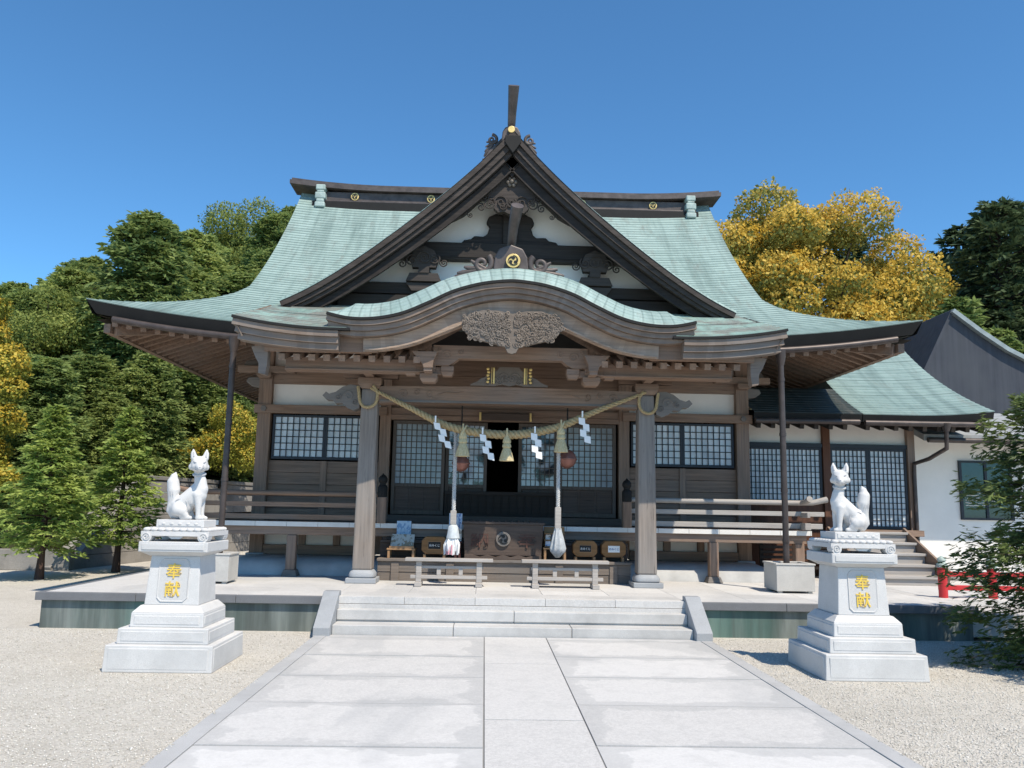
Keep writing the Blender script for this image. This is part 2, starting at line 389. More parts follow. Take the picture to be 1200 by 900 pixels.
def m_slate():
    t = NT('slate grey standing seam metal'); s = t.noise(1, 5, .6, t.map((9, 9, .3))); b = t.noise(.6, 4, .6)
    a = t.ramp(s, [(.3, (.026, .030, .040)), (.7, (.055, .060, .076))])
    return t.out(t.mix(a, (.062, .068, .076), t.ramp(b, [(.45, 0.0), (.75, .7)])), .6, .3)
M['pane'] = m_pane(); M['pane_door'] = m_pane_door(); M['pane_clear'] = m_pane_dark(); M['mound'] = m_plain('weathered grey plaster', (.42, .42, .41), .9, var=.15, scale=3)
M['rope'] = m_rope('twisted rice straw', (.52, .41, .235), (.30, .21, .10)); M['straw'] = m_rope('pale straw', (.66, .57, .36), (.45, .36, .19))
M['cotton'] = m_rope('grey white cotton cord', (.60, .60, .58), (.34, .34, .34)); M['face'] = m_face(); M['gravel'] = m_gravel()
M['granite_path'] = m_path(); M['slate'] = m_slate()
M['bell'] = m_plain('dull copper bell', (.27, .13, .105), .42, .5, var=.25)

# ------------------------------------------------------------------ the setting: ground and path
XC = .33                       # middle of the hall
TZ = .44                       # top of the stone platform
g = MB(); n = 40
xs = list(np.linspace(-14, 14, 29)); ys = list(np.linspace(-6, 30, 37))
xs = [-600, -200, -80, -35] + xs + [35, 80, 200, 600]; ys = [-400, -120, -40] + ys + [60, 150, 500]
g.grid([[(x, y, 0) for x in xs] for y in ys])
tag(g.build('ground', M['gravel']), 'pale beige gravel yard in front of and beside the shrine', None, kind='structure')

p = MB(); rj = random.Random(3); Z = .034
bed = MB().box(-2.0, 2.79, -3, 10.40, .0, .027)
tag(bed.build('path_bed', m_plain('dark damp mortar', (.20, .20, .195), .9)), 'dark mortar bed showing in the joints of the approach path', None, kind='structure')
puv = []
def slab(x0, x1, y0, y1):
    p.box(x0 + .006, x1 - .006, y0 + .010, y1 - .010, .01, Z + rj.uniform(-.002, .002)); w, h = (x1 - x0) / 2, (y1 - y0) / 2
    puv.extend([(w, h)] * 0 + [(-w, -h), (w, -h), (w, h), (-w, h)] * 2); pwh.append((w, h))
pwh = []
for (x0, x1, ys) in ((-1.86, .03, [-3, -1.6, -.3, .9, 2.1, 3.35, 4.5, 5.72, 6.92, 7.98, 9.05, 10.2, 10.40]),
                     (.03, .78, [-3, -1.2, .6, 2.4, 4.3, 6.45, 8.68, 10.40]),
                     (.78, 2.65, [-3, -1.5, -.2, 1.0, 2.2, 3.4, 4.55, 5.8, 6.95, 8.05, 9.1, 10.2, 10.40])):
    for a, b in zip(ys, ys[1:]): slab(x0, x1, a, b)
po = p.build('path', M['granite_path'])
ev = po.data.attributes.new('edge', 'FLOAT_VECTOR', 'POINT'); hv = po.data.attributes.new('half', 'FLOAT_VECTOR', 'POINT')
ev.data.foreach_set('vector', np.array([(a, b, 0) for a, b in puv], np.float32).ravel()); hv.data.foreach_set('vector', np.repeat(np.array([(a, b, 0) for a, b in pwh], np.float32), 8, axis=0).ravel())
tag(po, 'pale granite slab approach path leading to the shrine steps', None, kind='structure')
k = MB()
for x0, x1 in ((-2.0, -1.862), (2.652, 2.79)):
    y = -3.0
    while y < 10.3:
        k.box(x0, x1, y + .004, min(y + 1.6, 10.4), .01, Z + .004); y += 1.6
tag(k.build('path_border', M['granite_mid'], bevel=.005), 'narrow grey granite border stones along both sides of the approach path', None, kind='structure')

# ------------------------------------------------------------------ stone platform with its steps
plat = empty('stone_platform', (XC, 10.75, 0), 'low stone platform with green stained facing and granite paving under the shrine', 'platform')
PX0, PX1, PY = -5.58, 6.40, 10.78
for x0, x1 in ((PX0 + .06, -1.98), (2.78, PX1 - .06)): MB().box(x0, x1, PY + .06, PY + .3, 0, TZ - .10).build('facing', M['face'], plat)
f = MB()
f.box(PX0 + .06, PX0 + .3, PY + .3, 17, 0, TZ - .10); f.box(PX1 - .3, PX1 - .06, PY + .3, 11.75, 0, TZ - .10); f.box(PX1 - .06, 10.4, 11.75, 12.0, 0, TZ - .10)
f.build('side_facing', M['face'], plat)
c = MB()
def row(x0, x1, step, y0, y1, z0, z1, gap=.004):
    x = x0
    while x < x1 - .05: c.box(x + gap / 2, min(x + step, x1) - gap / 2, y0, y1, z0, z1); x += step
row(PX0, -1.86, 1.24, PY, PY + .08, TZ - .098, TZ)
c.build('coping', M['coping_stone'], plat, bevel=.006); c = MB(); row(2.64, PX1, 1.253, PY, PY + .08, TZ - .098, TZ)
for y in np.arange(PY + .084, 16.5, 1.25): c.box(PX0, PX0 + .08, y, y + 1.246, TZ - .098, TZ)
c.build('coping', M['coping_stone'], plat, bevel=.006)
c = MB(); yy = [PY + .084, 11.3, 11.9, 12.7, 13.5, 14.3, 15.1, 16.2]
for a, b in zip(yy, yy[1:]): row(PX0 + .084, PX1, .9, a, b - .004, TZ - .09, TZ - .001)
for a, b in ((11.7, 12.7), (12.7, 13.5), (13.5, 14.3)): row(PX1 + .004, 10.4, 1.0, a, b - .004, TZ - .09, TZ - .001)
c.box(PX0 + .07, 10.3, PY + .07, 20, .05, TZ - .095)
c.build('paving', M['granite_path'], plat, bevel=.003)
for k, (y, z) in enumerate(((10.42, TZ / 3), (10.72, TZ * 2 / 3), (11.02, TZ))):
    c = MB(); xs = (-1.82, -.35, 1.1, 2.6) if k != 1 else (-1.82, .4, 2.6)
    for a, b in zip(xs, xs[1:]):
        c.box(a + .003, b - .003, y, 11.5 if k < 2 else PY + .62, z - .125, z + (.0005 if k == 2 else 0)); c.box(a + .003, b - .003, y + .025, 11.3, max(0, z - .15), z - .12)
    c.build('step', M['granite'], plat, bevel=.008)
for x0 in (-2.02, 2.60):
    c = MB(); c.add([(x, y, z) for x in (x0, x0 + .20) for y, z in ((10.28, 0), (11.0, 0), (11.0, TZ + .06), (10.86, TZ + .06), (10.28, .13))],
                    [(4, 3, 2, 1, 0), (5, 6, 7, 8, 9)] + [(k, (k + 1) % 5, (k + 1) % 5 + 5, k + 5) for k in range(5)])
    c.build('cheek_stone', M['granite_dark'], plat, bevel=.008, recalc=True)

# ------------------------------------------------------------------ the shrine hall
hall = empty('shrine_hall', (XC, 14.8, TZ), 'large wooden shrine hall with a sweeping green copper roof, front gable and curved porch roof', 'shrine')
WY = 14.8                       # front wall
pY = [12.5, 13.1, 13.8, 14.8, 15.6, 16.4, 17.2, 18.0]; pZ = [4.26, 4.50, 4.86, 5.52, 6.12, 6.80, 7.58, 8.42]
PF = np.polyfit(pY, pZ, 4)
prof = lambda y: float(np.polyval(PF, y))
def ext(y): return float(np.interp(y, [12.5, 12.8, 13.1, 13.45, 13.8, 14.15, 14.5], [6.48, 6.08, 5.71, 5.33, 5.0, 4.76, 4.62]))
def lift(h): return .36 * (max(0, abs(h) - 2.6) / 3.88) ** 2
def slope_rows(step):
    """stations up the front slope, evenly spaced along its length"""
    yy = np.linspace(12.5, 18.0, 800); zz = np.polyval(PF, yy); s = np.concatenate([[0], np.cumsum(np.hypot(np.diff(yy), np.diff(zz)))])
    nn = int(s[-1] / step); return [(float(np.interp(k * step, s, yy)), k * step) for k in range(nn + 1)] + [(18.0, s[-1])]
def stepped(mb, uv, rows, xfun, zfun, ncol, rise=.013):
    """overlapping sheet rows: every row a strip with a small riser"""
    for (y0, s0), (y1, s1) in zip(rows, rows[1:]):
        b = len(mb.v); us = np.linspace(-1, 1, ncol)
        for (y, s, dz) in ((y0, s0, -.004), (y0, s0, rise), (y1, s1, .0)):
            for u in us:
                x = xfun(u, y); mb.v.append((XC + x, y, zfun(x, y) + dz)); uv.append((x, s - (1e-4 if dz == 0 else -1e-4)))
        for r_ in (0, 1):
            mb.f += [(b + r_ * ncol + j, b + r_ * ncol + j + 1, b + (r_ + 1) * ncol + j + 1, b + (r_ + 1) * ncol + j) for j in range(ncol - 1)]
mb, uv = MB(), []
stepped(mb, uv, slope_rows(.115), lambda u, y: u * ext(y), lambda x, y: prof(y) + lift(x), 61)
# back slope and the two hipped sides
def mesh_grid(P, U):
    b = len(mb.v); h, w = len(P), len(P[0])
    for row_, ur in zip(P, U):
        for q, u in zip(row_, ur): mb.v.append(q); uv.append(u)
    mb.f.extend([(b + i * w + j, b + i * w + j + 1, b + (i + 1) * w + j + 1, b + (i + 1) * w + j) for i in range(h - 1) for j in range(w - 1)])
yy = np.linspace(12.5, 18, 14)
mesh_grid([[(XC - u * ext(y), 36 - y, prof(y) + lift(u * ext(y))) for u in np.linspace(-1, 1, 25)] for y in yy], [[(u * ext(y), y) for u in np.linspace(-1, 1, 25)] for y in yy])
for s in (-1, 1):
    hs = np.linspace(6.48, 4.40, 14); P, U = [], []
    for h in hs:
        y0 = float(np.interp(-h, [-6.48, -6.08, -5.71, -5.33, -5.0, -4.76, -4.62, -4.40], [12.5, 12.8, 13.1, 13.45, 13.8, 14.15, 14.5, 14.7]))
        l_ = np.linspace(y0, 36 - y0, 24); zz = prof(y0) + lift(h)
        P.append([(XC + s * h, y, zz) for y in l_]); U.append([(y, (6.48 - h) * 1.15) for y in l_])
    mesh_grid(P, U)
roof = mb.build('main_roof', M['copper'], hall, uvs=uv)
# gable ends under the ridge
for s in (-1, 1):
    e = MB(); yl = np.linspace(14.2, 18, 12); ring = [(y, prof(y) - .03) for y in yl] + [(36 - y, prof(y) - .03) for y in yl[::-1][1:]]
    nn = len(ring); x0, x1 = XC + s * 4.30, XC + s * 4.38
    e.add([(x0, y, z) for y, z in ring] + [(x1, y, z) for y, z in ring], [tuple(range(nn)), tuple(range(2 * nn - 1, nn - 1, -1))] + [(k, (k + 1) % nn, (k + 1) % nn + nn, k + nn) for k in range(nn)])
    e.build('gable_end', M['dark_z'], hall, recalc=True)
    v = MB(); ww = np.linspace(14.45, 18, 16)                    # verge board along the upper slope
    for y0, y1 in zip(ww, ww[1:]):
        v.add([(XC + s * h, y, prof(y) + lift(4.6) - d) for y in (y0, y1) for h, d in ((4.44, .02), (4.60, .02), (4.60, .24), (4.44, .24))],
              [(0, 1, 5, 4), (1, 2, 6, 5), (2, 3, 7, 6), (3, 0, 4, 7)])
    v.build('verge_board', M['copper_dark'], roof, recalc=True)
# eave edge: dark copper band, thin pale lip, boards below
def eave_line(off_y, n=60):
    return [(h, 12.5 + off_y, prof(12.5) + lift(h)) for h in np.linspace(-6.48, 6.48, n)]
e = MB()
pts = eave_line(0)
e.grid([[(XC + h * (1 - d * .10), y + d * .35, z - d) for (h, y, z) in pts] for d in (-.004, .02, .205)])
e.grid([[(XC + h * (1 - d * .10), y + .0205 * 3.5 + w, z - .205) for (h, y, z), w in zip(pts, [w_] * len(pts))] for d, w_ in ((.205, 0), (.205, .25))])
for s in (-1, 1):
    e.grid([[(XC + s * (6.48 - d * .35) * 1, y, prof(12.5) + lift(6.48) - d) for y in np.linspace(12.5 + d * .35, 23.5, 20)] for d in (-.004, .02, .205)])
e.build('eave_fascia', M['copper_dark'], roof)
# soffit boards and rafters
zt = lambda h: prof(12.5) + lift(h) - .20
b = MB()
def zin(d): return 4.02 + .0 + d * .20          # soffit rises towards the wall
b.grid([[(XC + h * (1 - .052 * i * 1.0 * 1.0), 12.62 + 2.2 * i, (zt(h) if i == 0 else 4.05) * (1 - i) + i * 4.80) for h in np.linspace(-6.36, 6.36, 40)] for i in (0, .5, 1)])
for s in (-1, 1):
    b.grid([[(XC + s * (6.36 - 2.1 * i), y, (4.33 * (1 - i) + 5.05 * i)) for y in np.linspace(12.65 + 2.1 * i, 23.4 - 2.1 * i, 12)] for i in (0, .5, 1)])
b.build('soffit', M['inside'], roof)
rf = MB()
for h in np.arange(-6.1, 6.11, .22):
    a = abs(h); y1 = 14.78 if a < 4.2 else 12.7 + (6.35 - a)
    if y1 > 12.75: rf.bar((XC + h, 12.68, zt(h) - .055), (XC + h, y1, zt(h) - .055 + (y1 - 12.68) * .30), .085, .13)
for s in (-1, 1):
    for y in np.arange(12.98, 23.0, .27):
        h1 = max(4.28, 6.30 - max(0, y - 12.65)) if y < 18 else max(4.28, 6.3 - (23.4 - y))
        if 6.3 - h1 > .1: rf.bar((XC + s * 6.30, y, 4.21), (XC + s * h1, y, 4.21 + (6.3 - h1) * .343), .085, .15)
    rf.bar((XC + s * 6.24, 12.75, 4.22), (XC + s * 6.24, 23.3, 4.22), .10, .14)
    rf.bar((XC + s * 6.15, 12.82, 4.20), (XC + s * 4.28, 14.78, 4.75), .12, .17)
rf.build('rafter_rows', M['wood_y'], roof)
# gutter under the front eave, left and right of the porch
for s in (-1, 1):
    gl = MB(); hh = np.linspace(3.72, 6.05, 14)
    gl.tube([(XC + s * h, 12.50, prof(12.5) + lift(h) - .235) for h in hh], .05, 10)
    gl.build('gutter', M['gutter'], roof, smooth=50)
    dp = MB(); x = XC + s * 4.20; zt_ = prof(12.5) + lift(4.2) - .28
    dp.tube([(x, 12.5, zt_ + .04), (x, 12.5, zt_ - .06), (x, 12.5, zt_ - .20)], [.085, .08, .048], 12)
    dp.tube([(x, 12.5, zt_ - .19), (x, 12.5, .80)], .046, 12)
    for z in (3.6, 2.75, 1.9, 1.15): dp.tube([(x, 12.5, z), (x, 12.5, z + .05)], .053, 12)
    dp.build('downpipe', M['gutter'], hall, smooth=40)
# ridge: box courses, cap with upswept ends
RY = 18.0
rb = MB()
rb.box(XC - 4.30, XC + 4.30, RY - .36, RY + .36, 7.95, 8.215)
rb.build('ridge_base', M['copper_dark'], roof)
rb = MB(); rb.box(XC - 4.24, XC + 4.24, RY - .26, RY + .26, 8.22, 8.47); rb.box(XC - 4.26, XC + 4.26, RY - .32, RY + .32, 8.218, 8.26)
ridge = rb.build('ridge', M['ridge'], hall, bevel=.01)
rb = MB(); hh = np.linspace(-4.82, 4.82, 49)
def cz(h): return 8.48 + .13 * (max(0, abs(h) - 2.6) / 2.22) ** 2
for z0, z1, w in ((.0, .09, .36), (.09, .16, .28)):
    P = [[(XC + h * (1 if z0 == 0 else .995), RY + a * w, cz(h) + z) for h in hh] for a, z in ((-1, z0), (-1, z1), (1, z1), (1, z0), (-1, z0))]
    rb.grid(P)
    for h in (-4.82, 4.82):
        k_ = h * (1 if z0 == 0 else .995); rb.add([(XC + k_, RY - w, cz(h) + z0), (XC + k_, RY + w, cz(h) + z0), (XC + k_, RY + w, cz(h) + z1), (XC + k_, RY - w, cz(h) + z1)], [(0, 1, 2, 3)])
rb.build('ridge_cap', M['ridge'], ridge, recalc=True)
for s in (-1, 1):
    o = MB(); x = XC + s * 4.12
    for z0, z1, w, d in ((8.05, 8.17, .22, .46), (8.17, 8.25, .17, .44), (8.25, 8.40, .23, .44), (8.40, 8.45, .17, .42), (8.45, 8.58, .21, .43)):
        o.box(x - w / 2, x + w / 2, RY - d, RY + d, z0, z1)
    o.build('ridge_end_tile', M['green_metal'], ridge, bevel=.04)
for x in (-3.05, -1.36, 2.02, 3.62):
    c = crest(x, RY - .30, 8.36, .088, M['gold'], M['mark'], hall); swirl(x, RY - .30, 8.36, .083, M['mark'], c)

# ------------------------------------------------------------------ front gable on the slope
GY = 13.25                       # plane of the bargeboards
gh = [0, .35, .8, 1.39, 2.0, 2.42, 2.8, 3.3, 3.75, 4.1]; gz = [7.90, 7.47, 7.03, 6.50, 5.98, 5.63, 5.34, 5.05, 4.82, 4.68]
GF = np.polyfit(gh, gz, 4)
gp = lambda h: float(np.polyval(GF, abs(h)))
def inv_prof(z):
    yl = np.linspace(12.4, 18.0, 600); return float(np.interp(z, np.polyval(PF, yl), yl))
gab = None
for s in (-1, 1):
    mb, uv = MB(), []; hs = np.linspace(0, 3.74, 40); P, U = [], []; sl = 0; prev = None
    for h in hs:
        z = gp(h); y1 = max(GY + .1, inv_prof(z) + .12)
        if prev: sl += math.hypot(h - prev[0], z - prev[1])
        prev = (h, z)
        yl = [GY - .06 + (y1 - GY + .06) * t for t in (0, .02, .06, .3, .6, 1)]
        P.append([(XC + s * h, y, z + .07 - (.05 if k == 0 else .015 if k == 1 else 0)) for k, y in enumerate(yl)]); U.append([(y, 8 - sl) for y in yl])
    b0 = len(mb.v); w = 6
    for r_, q in zip(P, U): mb.v += r_; uv += q
    mb.f += [(i * w + j, i * w + j + 1, (i + 1) * w + j + 1, (i + 1) * w + j) for i in range(len(P) - 1) for j in range(w - 1)]
    o = mb.build('gable_roof', M['copper'], hall, uvs=uv)
def band(mb, pts, d0, d1, y0, y1):
    """a bent board: outline pts (x,z) pushed down by d0..d1 along its normals, from y0 to y1"""
    n = len(pts); A, B = [], []
    for k in range(n):
        a, b = pts[max(0, k - 1)], pts[min(n - 1, k + 1)]; tx, tz = b[0] - a[0], b[1] - a[1]; l = math.hypot(tx, tz); nx, nz = tz / l, -tx / l
        if nz > 0: nx, nz = -nx, -nz
        if k == 0 and abs(pts[0][0] - XC) < 1e-6 and n < 40: nx, nz = 0, 1 / min(-.3, nz)
        e0 = d0(k / (n - 1)) if callable(d0) else d0; e1 = d1(k / (n - 1)) if callable(d1) else d1
        A.append((pts[k][0] + nx * e0, pts[k][1] + nz * e0)); B.append((pts[k][0] + nx * e1, pts[k][1] + nz * e1))
    for k in range(n - 1):
        q = [A[k], A[k + 1], B[k + 1], B[k]]
        fs = [(0, 1, 2, 3), (7, 6, 5, 4), (0, 4, 5, 1), (2, 6, 7, 3)]
        if k == 0: fs.append((0, 3, 7, 4))
        if k == n - 2: fs.append((1, 5, 6, 2))
        mb.add([(x, y0, z) for x, z in q] + [(x, y1, z) for x, z in q], fs)
for s in (-1, 1):
    pts = [(XC + s * h, gp(h) + .02) for h in np.linspace(0, 3.74, 36)]
    bb = MB(); tp = lambda a, b: (lambda t: a + (b - a) * t)
    band(bb, pts, .0, .085, GY - .05, GY + .65); band(bb, pts, .089, tp(.185, .15), GY - .01, GY + .4)
    band(bb, pts, tp(.189, .154), tp(.265, .20), GY + .03, GY + .3)
    br = bb.build('bargeboard', M['barge'], hall, recalc=True)
    ib = MB(); pts2 = [(XC + s * h, gp(h)) for h in np.linspace(0, 3.5, 32)]
    band(ib, pts2, tp(.265, .20), tp(.41, .30), GY + .12, GY + .20); band(ib, pts2, tp(.413, .303), tp(.437, .32), GY + .10, GY + .16)
    ib.build('inner_bargeboard', M['dark_x'], br, recalc=True)
    sf = MB(); band(sf, pts2, .12, .15, GY + .3, 14.05); sf.build('gable_soffit', M['wood_x'], br, recalc=True)
kp = MB(); kp.prism([(XC + a, b) for a, b in ((-.13, 7.80), (.13, 7.80), (.14, 7.68), (.06, 7.56), (0, 7.48), (-.06, 7.56), (-.14, 7.68))], GY - .075, GY + .5); kp.build('apex_cap', M['copper_dark'], hall, bevel=.01, recalc=True)
kp = MB(); kp.prism([(XC + a, b) for a, b in ((-.24, 7.44), (0, 7.74), (.24, 7.44), (0, 7.14))], GY + .135, GY + .45); kp.build('apex_board', M['dark_x'], hall, recalc=True)
# plaster wall of the gable, base boards, beam, strut
GW = 14.0
g_ = MB(); hh = np.linspace(-3.3, 3.3, 41); g_.prism([(XC + h, gp(h) - .2) for h in hh] + [(XC + 3.3, 4.8), (XC - 3.3, 4.8)], GW, GW + .1)
gw = g_.build('gable_wall', M['plaster'], hall, recalc=True)
g_ = MB(); g_.box(XC - 3.0, XC + 3.0, GW - .16, GW - .003, 4.7, 5.32); g_.box(XC - 2.75, XC + 2.75, GW - .22, GW - .16, 5.16, 5.36); g_.box(XC - 2.9, XC + 2.9, GW - .3, GW - .22, 4.7, 5.12)
g_.build('base_board', M['dark_x'], gw, bevel=.01)
g_ = MB(); g_.box(XC - 2.05, XC + 2.05, GW - .2, GW - .003, 5.80, 6.10); g_.box(XC - 1.9, XC + 1.9, GW - .215, GW - .2, 5.83, 5.86); g_.build('gable_beam', M['dark_x'], gw, bevel=.015)
strut = [(-.86, 6.10), (-.80, 6.17), (-.68, 6.19), (-.62, 6.25), (-.46, 6.24), (-.40, 6.29), (-.36, 6.42), (-.42, 6.50), (-.38, 6.60), (-.26, 6.66), (-.12, 6.64)]
g_ = MB(); g_.prism([(XC + x, z) for x, z in strut] + [(XC - x, z) for x, z in strut[::-1]], GW - .14, GW - .003); g_.box(XC - .13, XC + .13, GW - .2, GW - .14, 6.1, 7.1)
g_.build('strut_carving', M['dark_x'], gw, bevel=.02, recalc=True)
def leafwork(mb, cx, cz, y, k, s=1, r=.016):
    """carved scroll lines standing proud of a board"""
    for (dx, dz, rr, a0, sg) in ((0, 0, .16, 0, 1), (.26, -.06, .13, 1.2, -1), (-.22, -.02, .12, 2.2, 1), (.46, -.14, .10, .6, 1), (-.42, -.10, .09, 2.8, -1)):
        mb.tube([(x, y, z) for x, z in spiral(cx + s * dx * k, cz + dz * k, rr * k, 1.6, a0, sg * s, 22)], [r * k * 1.1] * 23, 5)
for s in (-1, 1):                                                # brackets at the beam ends
    g_ = MB(); x = XC + s * 1.46
    g_.prism([(x - .20, 5.86), (x + .20, 5.86), (x + .24, 6.0), (x + .17, 6.16), (x, 6.24), (x - .17, 6.16), (x - .24, 6.0)], GW - .34, GW - .2)
    g_.prism([(x - .30, 5.62), (x + .30, 5.62), (x + .24, 5.76), (x - .24, 5.76)], GW - .34, GW - .01); g_.prism([(x - .2, 5.46), (x + .2, 5.46), (x + .3, 5.6), (x - .3, 5.6)], GW - .3, GW - .01)
    g_.box(x - .09, x + .09, GW - .36, GW - .01, 5.76, 5.87); leafwork(g_, x, 6.02, GW - .35, .8, s)
    g_.v = [(a, b, c_ - .26) for a, b, c_ in g_.v]; g_.build('gable_bracket', M['barge'], gw, bevel=.012)
# pendant carving below the apex, with its wings under the boards
pen = [(0, 6.50), (-.12, 6.56), (-.22, 6.54), (-.30, 6.62), (-.27, 6.72), (-.36, 6.80), (-.52, 6.76), (-.62, 6.66), (-.80, 6.48), (-.98, 6.38), (-1.12, 6.32), (-1.02, 6.50), (-.80, 6.74), (-.55, 7.0), (-.3, 7.26), (-.12, 7.42), (0, 7.48)]
g_ = MB(); g_.prism([(XC + x, z) for x, z in pen] + [(XC - x, z) for x, z in pen[::-1][1:-1]], GY + .22, GY + .34)
for s in (-1, 1):
    leafwork(g_, XC + s * .17, 6.72, GY + .205, .75, s); leafwork(g_, XC + s * .62, 6.80, GY + .205, .7, s); leafwork(g_, XC + s * .9, 6.52, GY + .205, .5, s)
pc = g_.build('pendant_carving', M['barge'], gw, bevel=.012, recalc=True)
g_ = MB()
for k in range(6): a = k * math.pi / 3; g_.ball((XC + .065 * math.cos(a), GY + .2, 7.08 + .065 * math.sin(a)), (.034, .03, .034), 8, 6)
g_.ball((XC, GY + .18, 7.08), (.035, .05, .035), 8, 6); g_.build('flower_boss', M['carve_dark'], gw, smooth=60)
# crests on the roof: board with scroll wings and a tapering horn
def ridge_crest(name, y, z, k, horn, wing_dx, mat, droop=0):
    g_ = MB(); x = XC - .03
    g_.prism([(x - .27 * k, z), (x + .27 * k, z), (x + .24 * k, z + .30 * k), (x + .17 * k, z + .43 * k), (x, z + .49 * k), (x - .17 * k, z + .43 * k), (x - .24 * k, z + .30 * k)], y, y + .16)
    o = g_.build(name, mat, hall, bevel=.02, recalc=True)
    for s in (-1, 1):
        w = MB(); cx = x + s * wing_dx * k
        w.tube([(a, y + .06, b) for a, b in spiral(cx, z + .20 * k, .15 * k, 1.35, 2.2, s, 30)], [.05 * k * (1 - .5 * t / 30) for t in range(31)], 8)
        for t in range(4): w.tube([(x + s * (wing_dx - .06) * k, y + .07, z + .12 * k), (cx + s * (.10 + .09 * t) * k, y + .07, z + (.20 - .07 * t) * k), (cx + s * (.17 + .10 * t) * k, y + .07, z + (.25 - .10 * t) * k)], [.035 * k, .04 * k, .018 * k], 7)
        w.tube([(x + s * .1 * k, y + .06, z + .03 * k), (cx + s * .25 * k, y + .06, z - .05 * k), (cx + s * .50 * k, y + .06, z - .16 * k), (cx + s * .56 * k, y + .06, z - .10 * k)], [.06 * k, .06 * k, .06 * k, .03 * k], 8)
        if droop:                                               # wings follow the slope of the gable
            ca, sa = math.cos(-s * R(droop)), math.sin(-s * R(droop)); zc = z + .05
            w.v = [(x + s * .10 + (p_[0] - x) * ca - (p_[2] - zc) * sa, p_[1] + .1, zc + .13 + (p_[0] - x) * sa + (p_[2] - zc) * ca) for p_ in w.v]
        w.build('scroll_wing', mat, o, smooth=60)
    h = MB(); hx = x + horn[3]
    h.tube([(x, y + .25, z + horn[0]), (x + horn[3] * .3, y - .05, z + horn[0] + (horn[1] - horn[0]) * .45), (hx, y - .30, z + horn[1])], [horn[2] * .72, horn[2] * .85, horn[2] * 1.1], 14)
    h.build('ridge_horn', mat, o, smooth=40); return o
ridge_crest('ridge_crest', GY - .02, 7.70, .62, (.20, .86, .085, .02), .36, M['ridge'], 38)
c = crest(XC - .03, GY - .06, 7.91, .058, M['gold'], M['mark'], hall)
m_ = MB(); m_.tube([(XC, GY + .1, 7.86), (XC, 17.4, 7.94)], .14, 10); m_.build('gable_ridge', M['ridge'], hall, smooth=40)

# ------------------------------------------------------------------ porch roof and its curved front
KY = 11.4
def klift(h): return .15 * (max(0, abs(h) - 2.5) / 1.42) ** 2
def kz(h, y):
    t = (y - KY) / 2.35; return 4.03 + .90 * max(0, t) ** 1.05 + klift(h) * max(0, 1 - t)
for s in (-1, 1):
    mb, uv = MB(), []
    rows_ = [(KY + .163 * k, .17 * k) for k in range(8)]
    stepped(mb, uv, rows_, lambda u, y: s * (3.12 + .80 * u), kz, 16)
    kr = mb.build('porch_roof', M['copper_porch'], hall, uvs=uv)
    fa = MB(); pts = [(XC + s * h, 4.03 + klift(h)) for h in np.linspace(2.28, 3.92, 18)]
    band(fa, pts, -.004, .03, KY - .006, KY + .1)
    fa.build('copper_edge', M['copper_dark'], kr, recalc=True)
    for k in range(3):
        fa = MB(); p2 = [(XC + s * h, 4.03 + klift(h)) for h in np.linspace(2.44, 3.90 - .05 * k, 18)]
        band(fa, p2, .033 + .088 * k, .118 + .088 * k, KY + .02 + .045 * k, KY + .35); fa.build('eave_layer', M['copper_raw'], kr, recalc=True)
    fa = MB(); fa.grid([[(XC + s * h, y, 3.74 + klift(h) * .6 + (y - KY) * .25) for h in (2.0, 3.0, 3.7)] for y in (KY + .25, 14.6)])
    fa.box(XC + s * 2.0, XC + s * 3.52, KY + .28, KY + .36, 3.735, 3.83) if s > 0 else fa.box(XC - 3.52, XC - 2.0, KY + .28, KY + .36, 3.735, 3.83)
    fa.box(*sorted((XC + s * 1.9, XC + s * 2.62)), KY + .24, KY + .275, 3.735, 4.05)
    fa.build('porch_soffit', M['wood_x'], kr)
    fa = MB()                                                   # side of the porch roof, and its scrolled end bracket
    fa.grid([[(XC + s * (3.92 - .5 * d), y, kz(3.92, y) - d) for y in np.linspace(KY + .02, 13.4, 10)] for d in (-.002, .05, .30)])
    fa.prism([(XC + s * (3.50 + a), b) for a, b in ((.22, 3.80), (.16, 3.66), (.10, 3.56), (.10, 3.42), (0, 3.40), (-.02, 3.55), (-.02, 3.84))], KY + .34, KY + .50)
    fa.build('porch_verge', M['copper_raw'], kr, recalc=True)
mb, uv = MB(), []
stepped(mb, uv, [(12.6 + .16 * k, 1.3 + .17 * k) for k in range(8)], lambda u, y: u * 3.86, kz, 40)
mb.build('porch_roof', M['copper_porch'], hall, uvs=uv)
kh = [0, .2, .48, .85, 1.2, 1.56, 1.92, 2.27, 2.60]; kzz = [4.785, 4.77, 4.725, 4.61, 4.435, 4.275, 4.195, 4.185, 4.25]
def kcurve(h):
    """smooth profile of the curved gable"""
    h = abs(h); k = min(len(kh) - 2, max(0, int(np.searchsorted(kh, h) - 1)))
    def m(i):
        if i == 0: return 0
        if i == len(kh) - 1: return (kzz[-1] - kzz[-2]) / (kh[-1] - kh[-2]) * 1.25
        return (kzz[i + 1] - kzz[i - 1]) / (kh[i + 1] - kh[i - 1])
    d = kh[k + 1] - kh[k]; t = (h - kh[k]) / d
    return ((2 * t ** 3 - 3 * t ** 2 + 1) * kzz[k] + (t ** 3 - 2 * t ** 2 + t) * d * m(k) + (-2 * t ** 3 + 3 * t ** 2) * kzz[k + 1] + (t ** 3 - t ** 2) * d * m(k + 1))
mb, uv = MB(), []; hs = np.linspace(-2.6, 2.6, 90); sl = 0; arc = [0]
for a, b_ in zip(hs, hs[1:]): arc.append(arc[-1] + math.hypot(b_ - a, kcurve(b_) - kcurve(a)))
